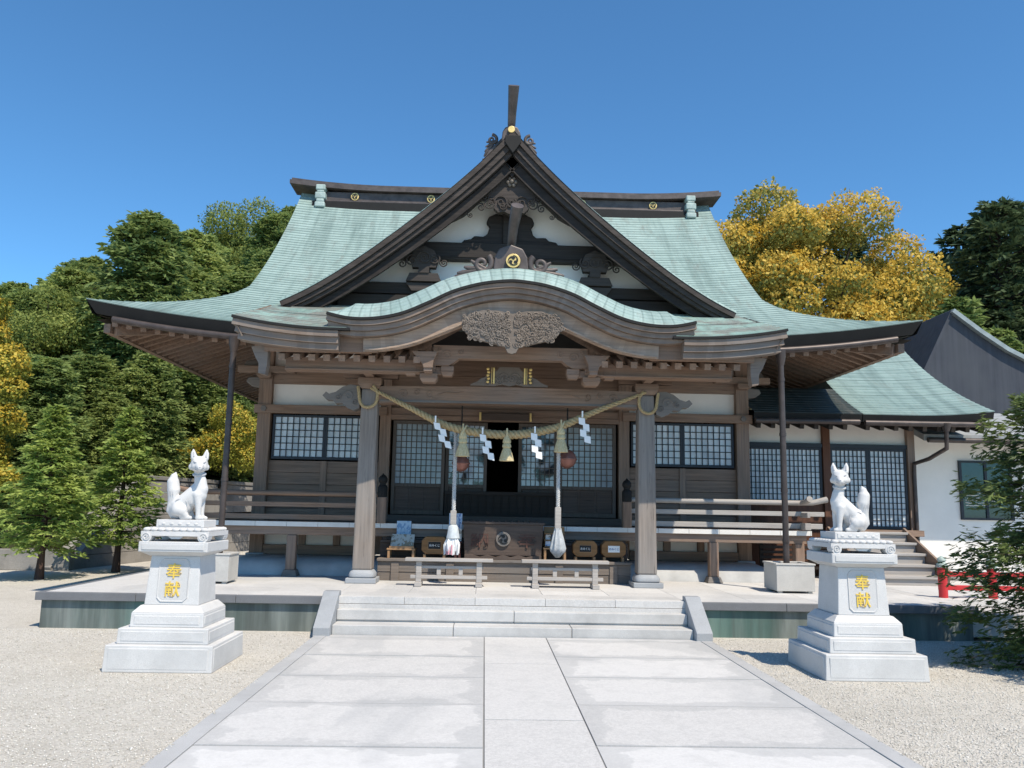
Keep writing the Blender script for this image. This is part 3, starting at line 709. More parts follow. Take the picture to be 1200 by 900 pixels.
prof_y = [(0, 0), (.015, .03), (.015, .034), (.08, .09), (.08, .098), (.17, .16), (.17, .168), (.28, .23), (.28, .238), (.42, .29), (.42, .298), (.65, .335), (1.1, .35), (1.7, .36), (2.55, .36)]
for (dy, dz) in prof_y:
    for h, a in zip(hs, arc):
        fade = 1 if abs(h) < 2.3 else max(.25, 1 - (abs(h) - 2.3) * 2.5)
        sl_ = (kcurve(h + .02) - kcurve(h - .02)) / .04 if abs(h) < 2.57 else 0; nl_ = math.hypot(1, sl_)
        mb.v.append((XC + h - dz * fade * sl_ / nl_, KY - .04 + dy, kcurve(h) + dz * fade / nl_)); uv.append((dy, a))
w = len(hs); mb.f = [(i * w + j, i * w + j + 1, (i + 1) * w + j + 1, (i + 1) * w + j) for i in range(len(prof_y) - 1) for j in range(w - 1)]
kar = mb.build('curved_porch_roof', M['copper_lip'], hall, uvs=uv)
cur = [(XC + h, kcurve(h)) for h in hs]
def cut(lim): return [(XC + h, kcurve(h)) for h in np.linspace(-lim, lim, 80)]
fa = MB(); band(fa, cut(2.6), -.003, .035, KY - .045, KY + .6); fa.build('copper_edge', M['copper_dark'], kar, recalc=True)
for k in range(3):
    fa = MB(); band(fa, cut(2.59 - .035 * k), .038 + .070 * k, .104 + .070 * k, KY - .01 + .045 * k, KY + .8); fa.build('eave_layer', M['copper_raw'], kar, recalc=True)
fa = MB(); band(fa, cut(2.12), .25, lambda t: .44 + .12 * math.exp(-((t - .5) * 4.5) ** 2), KY + .20, KY + .30)
band(fa, cut(2.10), lambda t: .40 + .12 * math.exp(-((t - .5) * 4.5) ** 2), lambda t: .425 + .12 * math.exp(-((t - .5) * 4.5) ** 2), KY + .175, KY + .20)
fa.build('curved_bargeboard', M['arch_wood'], kar, recalc=True)
fa = MB(); band(fa, cut(2.1), .30, .34, KY + .3, 13.9); fa.build('curved_soffit', M['wood_y'], kar, recalc=True)
# winged carving in the middle of the arch
wing = [(0, 3.74), (.06, 3.76), (.10, 3.84), (.34, 3.90), (.55, 3.95), (.66, 4.03), (.72, 4.16), (.62, 4.30), (.42, 4.365), (.20, 4.36), (0, 4.32)]
fa = MB(); fa.prism([(XC + x, z) for x, z in wing] + [(XC - x, z) for x, z in wing[::-1][1:-1]], KY + .10, KY + .18)
rw = random.Random(5)
for s in (-1, 1):
    for (a, b, r_) in [(rw.uniform(.04, .70), rw.uniform(3.86, 4.33), rw.uniform(.02, .045)) for _ in range(150)] + [(.2, 4.27, .055), (.33, 4.29, .06), (.47, 4.26, .06), (.58, 4.19, .055), (.62, 4.10, .05), (.52, 4.06, .055), (.40, 4.03, .05), (.28, 4.02, .05), (.2, 4.12, .05), (.44, 4.16, .05), (.32, 4.17, .05), (.14, 3.98, .045), (.07, 4.2, .05), (.06, 3.87, .045)]:
        if b < 3.84 + .22 * max(0, a - .1) or b > 4.34 - .28 * max(0, a - .45) or (a > .62 and b < 4.06): continue
        fa.tube([(x, KY + .092 + rw.uniform(-.008, .012), z) for x, z in spiral(XC + s * a, b, r_, 1.4, rw.uniform(0, 6), rw.choice((-1, 1)), 18)], .011, 5)
fa.build('winged_carving', M['carve_dark'], kar, bevel=.012, recalc=True)
# crest standing on the curved roof
ko = ridge_crest('porch_crest', KY + .34, 4.93, 1.0, (.50, .98, .085, .07), .42, M['ridge'])
c = crest(XC + .0, KY + .29, 5.16, .105, M['gold'], M['mark'], hall); swirl(XC, KY + .29, 5.16, .10, M['mark'], c)
# ------------------------------------------------------------------ porch frame: pillars, beams, brackets
PYc = 12.8
PH = 2.14
def block(mb, x, y, z, w, h, d=None):
    """bearing block: square with a tapered foot"""
    d = d or w; mb.frustum(x, y, z, z + h * .45, w * .72, d * .72, w, d); mb.box(x - w / 2, x + w / 2, y - d / 2, y + d / 2, z + h * .45, z + h)
for s in (-1, 1):
    x = XC + s * PH
    q = MB(); q.frustum(x, PYc, TZ + .185, 3.36, .295, .295, .25, .25)
    pl = q.build('pillar', M['pillar'], hall, bevel=.028)
    q = MB(); q.box(x - .225, x + .225, PYc - .225, PYc + .225, TZ, TZ + .075); q.build('base_slab', M['granite_dark'], pl, bevel=.01)
    q = MB(); n_ = 28
    def sq(r_, z, e=.5): return [(x + r_ * math.copysign(abs(math.cos(a)) ** e, math.cos(a)), PYc + r_ * math.copysign(abs(math.sin(a)) ** e, math.sin(a)), z) for a in (2 * math.pi * (k + .5) / n_ for k in range(n_))]
    rings = [sq(.18, TZ + .075), sq(.198, TZ + .095), sq(.198, TZ + .135), sq(.18, TZ + .165), sq(.155, TZ + .19)]
    q.grid([r_ + [r_[0]] for r_ in rings]); q.add(rings[-1], [tuple(range(n_))]); q.build('base_cushion', M['granite_dark'], pl, smooth=40)
    # bracket set above the pillar
    q = MB(); block(q, x, PYc, 3.36, .36, .17)
    q.bar((x - .42, PYc, 3.60), (x + .42, PYc, 3.60), .13, .13); q.bar((x, PYc - .55, 3.60), (x, PYc + .5, 3.60), .13, .13)
    for dx in (-.34, 0, .34): block(q, x + dx, PYc, 3.665, .17, .11)
    for dy in (-.46,): block(q, x, PYc + dy, 3.665, .17, .11)
    q.bar((x, PYc - .9, 3.84), (x, PYc + .5, 3.84), .13, .14)
    q.build('pillar_bracket', M['wood_x'], hall, bevel=.008)
    # carved nose on the outer side of the pillar
    nose = [(.15, 3.40), (.30, 3.42), (.42, 3.38), (.52, 3.30), (.62, 3.27), (.67, 3.30), (.72, 3.24), (.66, 3.18), (.56, 3.17), (.52, 3.12), (.42, 3.13), (.34, 3.06), (.24, 3.02), (.15, 3.06)]
    q = MB(); q.prism([(x + s * a, b) for a, b in nose], PYc - .12, PYc + .10)
    for (a, b, r_, t_) in ((.32, 3.24, .085, 0), (.48, 3.22, .05, 2), (.22, 3.15, .05, 4)): q.tube([(u, PYc - .125, v) for u, v in spiral(x + s * a, b, r_, 1.3, t_, s, 20)], .012, 5)
    q.build('carved_nose', M['carve'], hall, bevel=.02, recalc=True)
# main rainbow beam between the pillars
q = MB(); n_ = 30; top, bot = [], []
for k in range(n_ + 1):
    h = -PH + .14 + (2 * PH - .28) * k / n_; c_ = 1 - (h / PH) ** 2; top.append((XC + h, 3.40 + .03 * c_)); bot.append((XC + h, 3.12 + .045 * min(1, c_ * 2.2)))
q.prism(top + bot[::-1], PYc - .12, PYc + .12)
for s in (-1, 1):
    for (a, b, r_, t_) in ((1.62, 3.29, .075, 0), (1.42, 3.32, .05, 2), (1.22, 3.30, .06, 4)):
        q.tube([(u, PYc - .122, v) for u, v in spiral(XC + s * a, b, r_, 1.3, t_, s, 20)], .011, 5)
    q.tube([(XC + s * a, PYc - .122, b) for a, b in ((1.1, 3.29), (.95, 3.33), (.8, 3.32), (.7, 3.345))], [.012, .012, .009, .004], 5)
q.build('rainbow_beam', M['wood_x'], hall, bevel=.012, recalc=True)
q = MB(); q.box(XC - PH + .16, XC + PH - .16, PYc - .13, PYc - .121, 3.165, 3.20); q.build('beam_moulding', M['carve'], hall, bevel=.003)
# purlin behind the rafter ends, with the rafter ends themselves
for s in (-1, 1):
    q = MB(); a, b = sorted((XC + s * 1.22, XC + s * 3.30)); q.box(a, b, 12.06, 12.24, 3.52, 3.72); q.box(a, b, 12.02, 12.058, 3.53, 3.555)
    q.build('purlin', M['wood_x'], hall, bevel=.008)
    q = MB()
    for k in range(10): x = XC + s * (1.36 + .215 * k); q.bar((x, KY + .38, 3.67), (x, 12.5, 3.90), .095, .095)
    q.build('rafter_ends', M['wood_y'], hall, bevel=.005)
    # inner bracket sets at the ends of the arch beam
    x = XC + s * 1.20; q = MB(); block(q, x, 12.15, 3.39, .26, .13); q.bar((x - .33, 12.15, 3.57), (x + .33, 12.15, 3.57), .12, .11); q.bar((x, 11.8, 3.57), (x, 12.4, 3.57), .12, .11)
    for dx in (-.27, 0, .27): block(q, x + dx, 12.15, 3.49 if dx else 3.52, .19, .15)
    q.prism([(x + s * a, b) for a, b in ((-.14, 3.80), (.24, 3.80), (.15, 3.70), (.08, 3.62), (.06, 3.56), (-.07, 3.56), (-.08, 3.66))], 11.78, 11.95)
    q.build('arch_bracket', M['wood_x'], hall, bevel=.008, recalc=True)
# arch beam inside the curved gable
top, bot = [], []
for k in range(31):
    h = -1.14 + 2.28 * k / 30; top.append((XC + h, 3.94)); bot.append((XC + h, 3.64 + (.11 if abs(h) < .78 else .11 * max(0, 1 - (abs(h) - .78) / .16) ** 2 if abs(h) < .94 else 0)))
q = MB(); q.prism(top + bot[::-1], 12.02, 12.2)
for s in (-1, 1):
    for (a, b, r_, t_) in ((.93, 3.80, .075, 0), (.74, 3.84, .045, 2), (1.05, 3.88, .03, 1)): q.tube([(u, 12.018, v) for u, v in spiral(XC + s * a, b, r_, 1.5, t_, s, 20)], .011, 5)
q.build('arch_beam', M['wood_x'], hall, bevel=.008, recalc=True)
# frog-leg strut with gilded edges
fl = [(0, 3.74), (-.15, 3.74), (-.19, 3.68), (-.26, 3.66), (-.31, 3.60), (-.42, 3.56), (-.50, 3.50), (-.60, 3.46), (-.60, 3.44), (-.22, 3.44), (-.12, 3.47), (0, 3.44)]
q = MB(); q.prism([(XC + x, z) for x, z in fl] + [(XC - x, z) for x, z in fl[::-1][1:-1]], 12.62, 12.72); leafwork(q, XC + .08, 3.56, 12.615, .55, 1); leafwork(q, XC - .08, 3.56, 12.615, .55, -1)
fs_ = q.build('frog_leg_strut', M['carve_dark'], hall, bevel=.01, recalc=True)
for s in (-1, 1):
    q = MB()
    q.box(*sorted((XC + s * .225, XC + s * .25)), 12.58, 12.63, 3.47, 3.72); q.box(*sorted((XC + s * .265, XC + s * .275)), 12.58, 12.63, 3.47, 3.72)
    for k in range(5): q.ball((XC + s * (.33 - .01 * (k % 2)), 12.60, 3.50 + .05 * k), (.026, .02, .022), 8, 6)
    q.build('gilt_edge', M['gold'], fs_, bevel=.003)

# ------------------------------------------------------------------ front wall
q = MB()
for s in (-1, 1): q.box(XC + s * 4.27 - .11, XC + s * 4.27 + .11, WY - .11, WY + .11, .74, 4.35)
pst = []
for s in (-1, 1):
    for h, w in ((4.27, .115), (2.13, .095)):
        q = MB(); q.box(XC + s * h - w, XC + s * h + w, WY - w, WY + w, .74, 4.40); q.build('wall_post', M['wood_z'], hall, bevel=.008)
    a, b = sorted((XC + s * 2.225, XC + s * 4.155))
    def wb(name, z0, z1, y0, y1, m, x0=a, x1=b, bv=.006, parent=hall): return MB().box(x0, x1, y0, y1, z0, z1).build(name, m, parent, bevel=bv)
    wb('plaster_panel', 3.90, 4.40, WY + .01, WY + .05, M['plaster'], bv=0)
    v = MB(); mx = XC + s * 3.10; v.box(mx - .07, mx + .07, WY - .012, WY + .008, 3.94, 4.07); v.build('vent_hole', M['mark'], hall)
    wb('wall_beam', 3.70, 3.915, WY - .075, WY + .07, M['wood_x'])
    wb('plaster_panel', 3.30, 3.70, WY + .01, WY + .05, M['plaster'], bv=0)
    mp = XC + s * 2.68; MB().box(mp - .06, mp + .06, WY - .05, WY + .008, 3.315, 3.70).build('strut_post', M['wood_z'], hall, bevel=.004)
    q = MB(); q.box(*sorted((XC + s * 2.10, XC + s * 4.44)), WY - .15, WY - .1, 3.16, 3.315); q.build('wall_beam', M['wood_x'], hall, bevel=.008)
    cap = MB(); cap.disc((XC + s * 4.27, 3.24), .055, WY - .175, WY - .15, 6); cap.build('nail_cover', M['carve'], hall, bevel=.006)
    # nose on the corner post
    for z0, dx in ((3.62, .36), (3.92, .42)):
        q = MB(); x = XC + s * 4.27; q.prism([(x - s * .05, z0), (x + s * .14, z0 + .0), (x + s * dx * .7, z0 + .02), (x + s * dx, z0 + .10), (x + s * dx * .9, z0 + .18), (x + s * .2, z0 + .19), (x - s * .05, z0 + .20)], WY - .09, WY + .09)
        q.build('beam_nose', M['carve'], hall, bevel=.02, recalc=True)
    q = MB(); q.bar((XC + s * 3.75, WY - .16, 3.93), (XC + s * 4.75, WY - .16, 3.93), .14, .12); block(q, XC + s * 4.27, WY - .16, 3.77, .26, .1)
    q.build('corner_bracket', M['wood_x'], hall, bevel=.01)
    # boards below the window
    q = MB(); z = 1.30
    for k in range(5): q.box(a, b, WY - .015 - .002 * (k % 2), WY + .02, z + .002, z + .205); z += .208
    q.build('plank_wall', M['wood_x'], hall, bevel=.005)
    q = MB(); q.box((a + b) / 2 - .055, (a + b) / 2 + .055, WY - .045, WY - .018, 1.32, 2.34); q.build('plank_batten', M['wood_z'], hall, bevel=.005)
    # below the veranda
    wb('sill_beam', .72, .88, WY - .10, WY + .1, M['wood_x']); wb('plaster_panel', .88, 1.22, WY + .01, WY + .05, M['plaster'], bv=0)
    for h in (2.9, 3.5): MB().box(XC + s * h - .06, XC + s * h + .06, WY - .06, WY + .008, .885, 1.22).build('strut_post', M['wood_z'], hall, bevel=.004)
    MB().box(XC + s * 4.27 - .16, XC + s * 4.27 + .16, WY - .16, WY + .16, TZ, .74).build('post_stone', M['granite_dark'], hall, bevel=.015)
    # side wall of the hall
    q = MB(); x = XC + s * 4.27; q.box(x - .03, x + .03, WY + .1, 21.2, .74, 3.2); q.build('side_wall', M['wood_y'], hall)
    MB().box(x - .025, x + .025, WY + .12, 21.2, 3.2, 4.35).build('side_plaster', M['plaster'], hall)
    for y in (16.9, 19.0, 21.1): MB().box(x - .1, x + .1, y - .1, y + .1, .6, 4.4).build('wall_post', M['wood_z'], hall, bevel=.008)
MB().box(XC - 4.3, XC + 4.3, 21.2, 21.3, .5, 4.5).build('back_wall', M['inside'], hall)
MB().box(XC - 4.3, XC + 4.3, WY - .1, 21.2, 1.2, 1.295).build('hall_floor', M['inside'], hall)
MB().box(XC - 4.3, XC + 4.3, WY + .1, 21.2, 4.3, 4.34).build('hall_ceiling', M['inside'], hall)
# whitewashed mound the walls stand on
for s in (-1, 1):
    q = MB()
    xs_ = [XC + s * (1.9 + 2.9 * t) for t in np.linspace(0, 1, 14)]
    q.grid([[(x, WY - .95 + d, TZ + z * (1 if k < 12 else .6 if k == 12 else 0)) for k, x in enumerate(xs_)] for d, z in ((0, 0), (.03, .12), (.12, .20), (.3, .255), (.75, .275), (1.0, .275))])
    q.build('foundation_mound', M['mound'], hall, smooth=60)

def lattice(name, x0, x1, z0, z1, y, m_frame, m_bar, m_pane, parts=1, nx=7, nz=8, fr=.045, bar=.012, low=None, parent=None):
    """framed lattice panel facing -Y: frame, bars, pane; 'low' adds a solid board below"""
    q = MB(); zb = low if low is not None else z0
    q.box(x0, x1, y - .03, y + .03, z1 - fr, z1); q.box(x0, x1, y - .03, y + .03, zb, zb + fr * 1.2)
    w = (x1 - x0) / parts
    for k in range(parts):
        a, b = x0 + k * w, x0 + (k + 1) * w; q.box(a, a + fr, y - .029, y + .029, zb + fr * 1.2, z1 - fr); q.box(b - fr, b, y - .029, y + .029, zb + fr * 1.2, z1 - fr)
    if low is not None: q.box(x0 + fr, x1 - fr, y - .028, y + .028, z0 - fr, z0)
    o = q.build(name, m_frame, parent or hall, bevel=.004)
    bm_ = MB(); zz0 = z0 + (fr * 1.2 if low is None else 0)
    for k in range(parts):
        a, b = x0 + k * w + fr, x0 + (k + 1) * w - fr
        for j in range(1, nx): x = a + (b - a) * j / nx; bm_.box(x - bar / 2, x + bar / 2, y - .022, y - .004, zz0, z1 - fr)
        for j in range(1, nz): z = zz0 + (z1 - fr - zz0) * j / nz; bm_.box(a, b, y - .018, y - .006, z - bar / 2, z + bar / 2)
        pm = MB()
        for i in range(nx):
            for j in range(nz): pm.box(a + (b - a) * i / nx, a + (b - a) * (i + 1) / nx, y + .002, y + .008, zz0 + (z1 - fr - zz0) * j / nz, zz0 + (z1 - fr - zz0) * (j + 1) / nz)
        pm.build('pane', m_pane, o)
    bm_.build('lattice', m_bar, o)
    if low is not None:
        lm = MB(); n_ = max(2, int((x1 - x0) / .28)); ww = (x1 - x0 - 2 * fr) / n_
        for j in range(n_): lm.box(x0 + fr + j * ww + .02, x0 + fr + (j + 1) * ww - .02, y - .012, y + .01, low + fr * 1.2 + .01, z0 - fr - .01)
        lm.box(x0 + fr, x1 - fr, y - .004, y + .02, low + fr, z0 - fr); lm.build('door_board', M['chest'], o, bevel=.006)
    return o
# the two wide windows
for s in (-1, 1):
    a, b = sorted((XC + s * 2.24, XC + s * 4.14))
    w = lattice('window', a + .02, b - .02, 2.36, 3.15, WY - .02, M['frame'], M['frame'], M['pane'], 2, 8, 6, .042, .014)
# centre bay: lintels, doors, low barrier
MB().box(XC - 2.04, XC + 2.04, WY - .09, WY + .05, 3.10, 3.19).build('door_lintel', M['wood_x'], hall, bevel=.006)
q = MB()
for k in range(3): q.box(XC - 2.04, XC + 2.04, WY - .02, WY + .03, 3.32 + .3 * k, 3.615 + .3 * k)
q.box(XC - 2.04, XC + 2.04, WY - .07, WY + .03, 3.19, 3.318); q.build('transom_boards', M['wood_x'], hall, bevel=.006)
tp_ = MB().box(XC - .46, XC + .46, WY - .16, WY - .12, 3.12, 3.24).build('transom_plaque', M['chest'], hall, bevel=.005)
for s in (-1, 1): MB().box(*sorted((XC + s * .43, XC + s * .465)), WY - .175, WY - .161, 3.105, 3.255).build('gilt_end', M['gold'], tp_, bevel=.003)
for a, b, clear in ((-1.99, -1.06, 0), (-1.05, -.31, 1), (.25, .95, 1), (.97, 1.99, 0)):
    lattice('sliding_door', XC + a, XC + b, 1.98, 3.09, WY + (.05 if clear else -.02), M['lattice_w'], M['lattice_w'], M['pane_clear'] if clear else M['pane_door'], 1, 9 if not clear else 7, 10, .06, .013, low=1.44)
q = MB(); q.box(XC - 1.04, XC + .96, WY - .14, WY - .10, 1.80, 1.86); q.box(XC - 1.04, XC + .96, WY - .13, WY - .09, 1.433, 1.47)
for k in range(15): x = XC - 1.0 + .136 * k; q.box(x, x + .016, WY - .125, WY - .095, 1.47, 1.80)
q.box(XC - 1.04, XC + .96, WY - .105, WY - .085, 1.46, 1.81); q.build('low_barrier', M['inside'], hall, bevel=.003)
# ------------------------------------------------------------------ veranda
VY = 13.62; VX0, VX1 = XC - 5.02, XC + 5.02
ver = MB(); x = VX0
while x < VX1 - .02: ver.box(x + .002, min(x + .3, VX1) - .002, VY + .02, WY - .09, 1.235, 1.298); x += .3
for s in (-1, 1): ver.box(*sorted((XC + s * 4.32, XC + s * 5.02)), WY - .085, 20.5, 1.235, 1.298)
ver = ver.build('veranda_floor', M['wood_y'], hall, bevel=.003)
q = MB(); x = VX0
while x < VX1 - .02:
    q.box(x + .003, min(x + .502, VX1) - .003, VY, VY + .018, 1.225, 1.300)
    x += .502
for s in (-1, 1): q.box(*sorted((XC + s * 5.022, XC + s * 5.04)), VY, 20.5, 1.225, 1.30)
q.build('white_edge', M['white_paint'], ver)
q = MB(); q.box(VX0 + .05, VX1 - .05, VY + .05, VY + .17, 1.09, 1.232); q.build('edge_beam', M['wood_x'], ver, bevel=.006)
MB().box(XC - 2.04, XC + 2.04, WY - .30, WY - .085, 1.30, 1.43).build('door_threshold', M['chest'], hall, bevel=.008)
for s in (-1, 1): MB().box(*sorted((XC + s * 4.85, XC + s * 4.97)), VY + .18, 20.4, 1.09, 1.232).build('edge_beam', M['wood_y'], ver, bevel=.006)
for h in (-4.85, -3.43, 3.43, 4.85):
    q = MB(); x = XC + h; q.box(x - .075, x + .075, VY + .03, VY + .18, TZ + .10, 1.088)
    vp = q.build('veranda_post', M['wood_z'], hall, bevel=.01)
    MB().frustum(x, VY + .105, TZ, TZ + .10, .26, .26, .19, .19).build('post_stone', M['carve'], vp, bevel=.012)
for s in (-1, 1):
    m1 = M['bench'] if s > 0 else M['wood_x']  # right rail's sunlight and left rail's shade painted by pale and dark wood
    rl = MB(); xa, xb = XC + s * 2.02, XC + s * 5.0; ye = VY + .12
    rl.tube([(xa, ye, 1.755), (XC + s * 4.9, ye, 1.755), (XC + s * 5.12, ye, 1.765), (XC + s * 5.36, ye, 1.82)], [.042, .042, .045, .05], 12)
    rl.tube([(XC + s * 4.93, ye + .5, 1.755), (XC + s * 4.93, ye, 1.755), (XC + s * 4.93, ye - .22, 1.775), (XC + s * 4.93, ye - .36, 1.82)], [.042, .042, .045, .05], 12)
    rail = rl.build('railing', m1, hall, smooth=50)
    mr = MB(); mr.bar((xa, ye, 1.575), (XC + s * 5.30, ye, 1.575), .05, .075); mr.bar((XC + s * 4.93, ye + .02, 1.555), (XC + s * 4.93, ye - .30, 1.555), .05, .08); mr.build('middle_rail', m1, rail, bevel=.005)
    mr = MB(); mr.bar((xa, ye, 1.375), (XC + s * 5.26, ye, 1.375), .08, .085); mr.bar((XC + s * 4.93, ye + .02, 1.372), (XC + s * 4.93, ye - .26, 1.372), .10, .11); mr.build('bottom_rail', m1, rail, bevel=.006)
    mr = MB()                                                    # rails along the side of the hall
    for z, w in ((1.755, .07), (1.575, .06), (1.375, .09)): mr.bar((XC + s * 4.93, ye + .03, z), (XC + s * 4.93, 20.3, z), w, .07)
    for y in np.arange(14.8, 20, 1.3): mr.bar((XC + s * 4.93, y, 1.30), (XC + s * 4.93, y, 1.72), .09, .09)
    mr.build('side_railing', M['wood_y'], rail, bevel=.005)
    for h in (3.43, 4.93): MB().bar((XC + s * h, ye, 1.302), (XC + s * h, ye, 1.715), .11, .085).build('rail_post', m1, rail, bevel=.006)
    for h in (2.75, 4.18): MB().bar((XC + s * h, ye, 1.42), (XC + s * h, ye, 1.535), .085, .06).build('rail_strut', m1, rail, bevel=.005)
    # newel with dark onion finial where the steps begin
    x = XC + s * 2.0; q = MB(); q.box(x - .07, x + .07, VY - .02, VY + .12, 1.30, 1.72); nw = q.build('newel_post', M['wood_z'], hall, bevel=.01)
    q = MB(); q.lathe((x, VY + .05, 1.72), [(.075, 0), (.08, .03), (.08, .16), (.062, .19), (.05, .20), (.05, .225), (.066, .24), (.075, .27), (.074, .305), (.05, .34), (.018, .365), (.004, .385)], 20)
    q.build('onion_finial', M['copper_dark'], nw, smooth=40)
# wooden deck and steps before the doors
q = MB(); q.box(XC - 1.98, XC + 1.98, 13.47, VY - .004, 1.0, 1.045); q.box(XC - 1.98, XC + 1.98, 13.50, 13.53, .78, .998)
q.box(XC - 1.98, XC + 1.98, VY + .06, VY + .09, 1.045, 1.08); q.build('entrance_step', M['chest'], hall, bevel=.006)
M['deck_grey'] = m_wood('worn grey deck boards', (.19, .155, .128), 'x', .3, grey=.35)
q = MB()
for k in range(4): q.box(XC - 1.98, XC + 1.98, 13.11 + .125 * k, 13.232 + .125 * k, .735, .78)
dk = q.build('deck', M['deck_grey'], hall, bevel=.005)
q = MB(); q.box(XC - 1.97, XC + 1.97, 13.15, 13.18, .575, .732); q.box(XC - 1.97, XC + 1.97, 13.16, 13.19, TZ + .0, .57); q.build('deck_face', M['deck_grey'], dk, bevel=.005)
for h in (-1.7, -.85, .85, 1.7): MB().box(XC + h - .06, XC + h + .06, 13.13, 13.156, TZ, .73).build('deck_batten', M['deck_grey'], dk, bevel=.004)
# ------------------------------------------------------------------ rope with paper streamers and straw tassels
rope_pts = [(-2.12, 3.36, 12.60), (-1.50, 3.065, 12.58), (-.84, 2.775, 12.56), (-.02, 2.685, 12.56), (.70, 2.80, 12.56), (1.36, 3.085, 12.58), (2.12, 3.39, 12.60)]
def cr(P, n):
    """smooth curve through points"""
    P = [np.array(p, float) for p in P]; P = [2 * P[0] - P[1]] + P + [2 * P[-1] - P[-2]]; out = []
    for k in range(1, len(P) - 2):
        for t in np.linspace(0, 1, n, endpoint=False):
            a, b, c, d = P[k - 1:k + 3]; out.append(.5 * (2 * b + (c - a) * t + (2 * a - 5 * b + 4 * c - d) * t * t + (3 * b - a - 3 * c + d) * t ** 3))
    return out + [P[-2]]
def twisted(mb, path, rad, turns, strands=3, n=6, thick=.62):
    m = len(path); path = [Vector(p) for p in path]
    for s_ in range(strands):
        pts, rr = [], []
        for k, p_ in enumerate(path):
            t = (path[min(k + 1, m - 1)] - path[max(k - 1, 0)]).normalized(); x = t.cross(Vector((0, 1, 0))); x = x.normalized() if x.length > .05 else Vector((1, 0, 0)); y = t.cross(x)
            a = 2 * math.pi * (turns * k / (m - 1) + s_ / strands); r_ = rad(k / (m - 1)) if callable(rad) else rad
            pts.append(p_ + (x * math.cos(a) + y * math.sin(a)) * r_ * .60); rr.append(r_ * thick * .82)
        mb.tube(pts, rr, n)
path = [Vector((XC + p_[0], p_[2], p_[1])) for p_ in cr(rope_pts, 40)]
rp = empty('straw_rope', (XC, 12.58, 2.7), 'thick twisted straw rope hung in a sag between the two porch pillars', 'sacred rope')
q = MB(); twisted(q, path, lambda t: .018 + .047 * math.sin(math.pi * t) ** .9, 21); q.build('twisted_rope', M['rope'], rp, smooth=60)
for s in (-1, 1):                                               # the ends looped round the pillars
    x = XC + s * 2.14; q = MB(); pts = [(x + s * dx, 12.60, z) for dx, z in ((-.06, 3.40), (-.125, 3.30), (-.12, 3.16), (-.05, 3.08), (.06, 3.07), (.13, 3.15), (.155, 3.30), (.17, 3.38))]
    twisted(q, cr(pts, 10), .024, 9); q.build('rope_loop', M['rope'], rp, smooth=60)
def rope_at(h): k = min(range(len(path)), key=lambda i: abs(path[i].x - XC - h)); return path[k]
for h, l_ in ((-.68, .9), (-.02, 1.0), (.80, 1.05)):
    p_ = rope_at(h); q = MB(); z0 = -.05
    q.lathe((p_.x, p_.y - .04, p_.z), [(.012, .02), (.03, -.02), (.055, -.08), (.062, -.12), (.048, -.135), (.06, -.15), (.066, -.19), (.05, -.205), (.072, -.26), (.098, -.36), (.105, -.40), (.06, -.405), (.01, -.395)], 24, .06, 12)
    q.tube([(p_.x, p_.y - .06, p_.z + .09), (p_.x, p_.y - .08, p_.z), (p_.x, p_.y - .05, p_.z - .06)], .014, 6)
    if h != -.02: q.tube([(p_.x + .05 * math.cos(a), p_.y - .02 + .07 * math.sin(a), p_.z - .03 + .1 * math.cos(a)) for a in np.linspace(0, 6.28, 14)], .014, 6)
    q.build('straw_tassel', M['straw'], rp, smooth=50)
sl = ['white zigzag paper streamer blown sideways, leftmost on the straw rope', 'white zigzag paper streamer just left of the middle straw tassel', 'white zigzag paper streamer just right of the middle straw tassel', 'white zigzag paper streamer hanging straight, rightmost on the straw rope']
for k, (h, sway) in enumerate(((-1.08, .42), (-.36, .25), (.42, .07), (1.14, .10))):
    p_ = rope_at(h); q = MB(); x, z = p_.x - .02, p_.z - .02; w = .095
    q.box(x - .012, x + .012, p_.y - .1, p_.y - .094, z, z + .1); y = p_.y - .1
    for j in range(4):
        dx = sway * .09 * (j + 1); xo = x + dx + (.035 if j % 2 else -.02)
        q.add([(xo - w / 2, y - .012 * j, z), (xo + w / 2, y - .012 * j - .01, z - .015), (xo + w / 2 + sway * .06, y - .012 * j - .018, z - .125), (xo - w / 2 + sway * .06, y - .012 * j - .004, z - .10),
               (xo - w / 2, y - .012 * j + .003, z), (xo + w / 2, y - .012 * j - .007, z - .015), (xo + w / 2 + sway * .06, y - .012 * j - .015, z - .125), (xo - w / 2 + sway * .06, y - .012 * j - .001, z - .10)],
              [(0, 1, 2, 3), (7, 6, 5, 4), (0, 4, 5, 1), (1, 5, 6, 2), (2, 6, 7, 3), (3, 7, 4, 0)]); z -= .092
    tag(q.build('paper_streamer', M['paper']), sl[k], 'streamer', 'paper streamers on the straw rope')
# ------------------------------------------------------------------ bells and their pull ropes
for h, z, r_, lab in ((-.78, 2.26, .135, 'dull red copper bell half hidden behind the left pull rope'), (.88, 2.36, .15, 'dull red copper bell hanging right of the right pull rope')):
    x = XC + h + .06; t = empty('copper_bell', (x, 12.97, z), lab, 'bell', 'bells over the offering chest')
    q = MB(); q.lathe((x, 12.97, z), [(.01, r_ * 1.02), (r_ * .5, r_ * .88), (r_ * .85, r_ * .5), (r_, r_ * .08), (r_ * 1.08, r_ * .03), (r_ * 1.08, -r_ * .05), (r_, -r_ * .1), (r_ * .86, -r_ * .5), (r_ * .5, -r_ * .86), (.01, -r_)], 24)
    q.build('bell_body', M['bell'], t, smooth=35)
    q = MB(); q.tube([(x, 12.97, z + r_), (x, 12.95, 3.16)], .012, 6); q.tube([(x + .03 * math.cos(a), 12.97, z + r_ + .03 + .03 * math.sin(a)) for a in np.linspace(0, 6.28, 12)], .009, 6); q.build('hanger', M['copper_dark'], t, smooth=60)
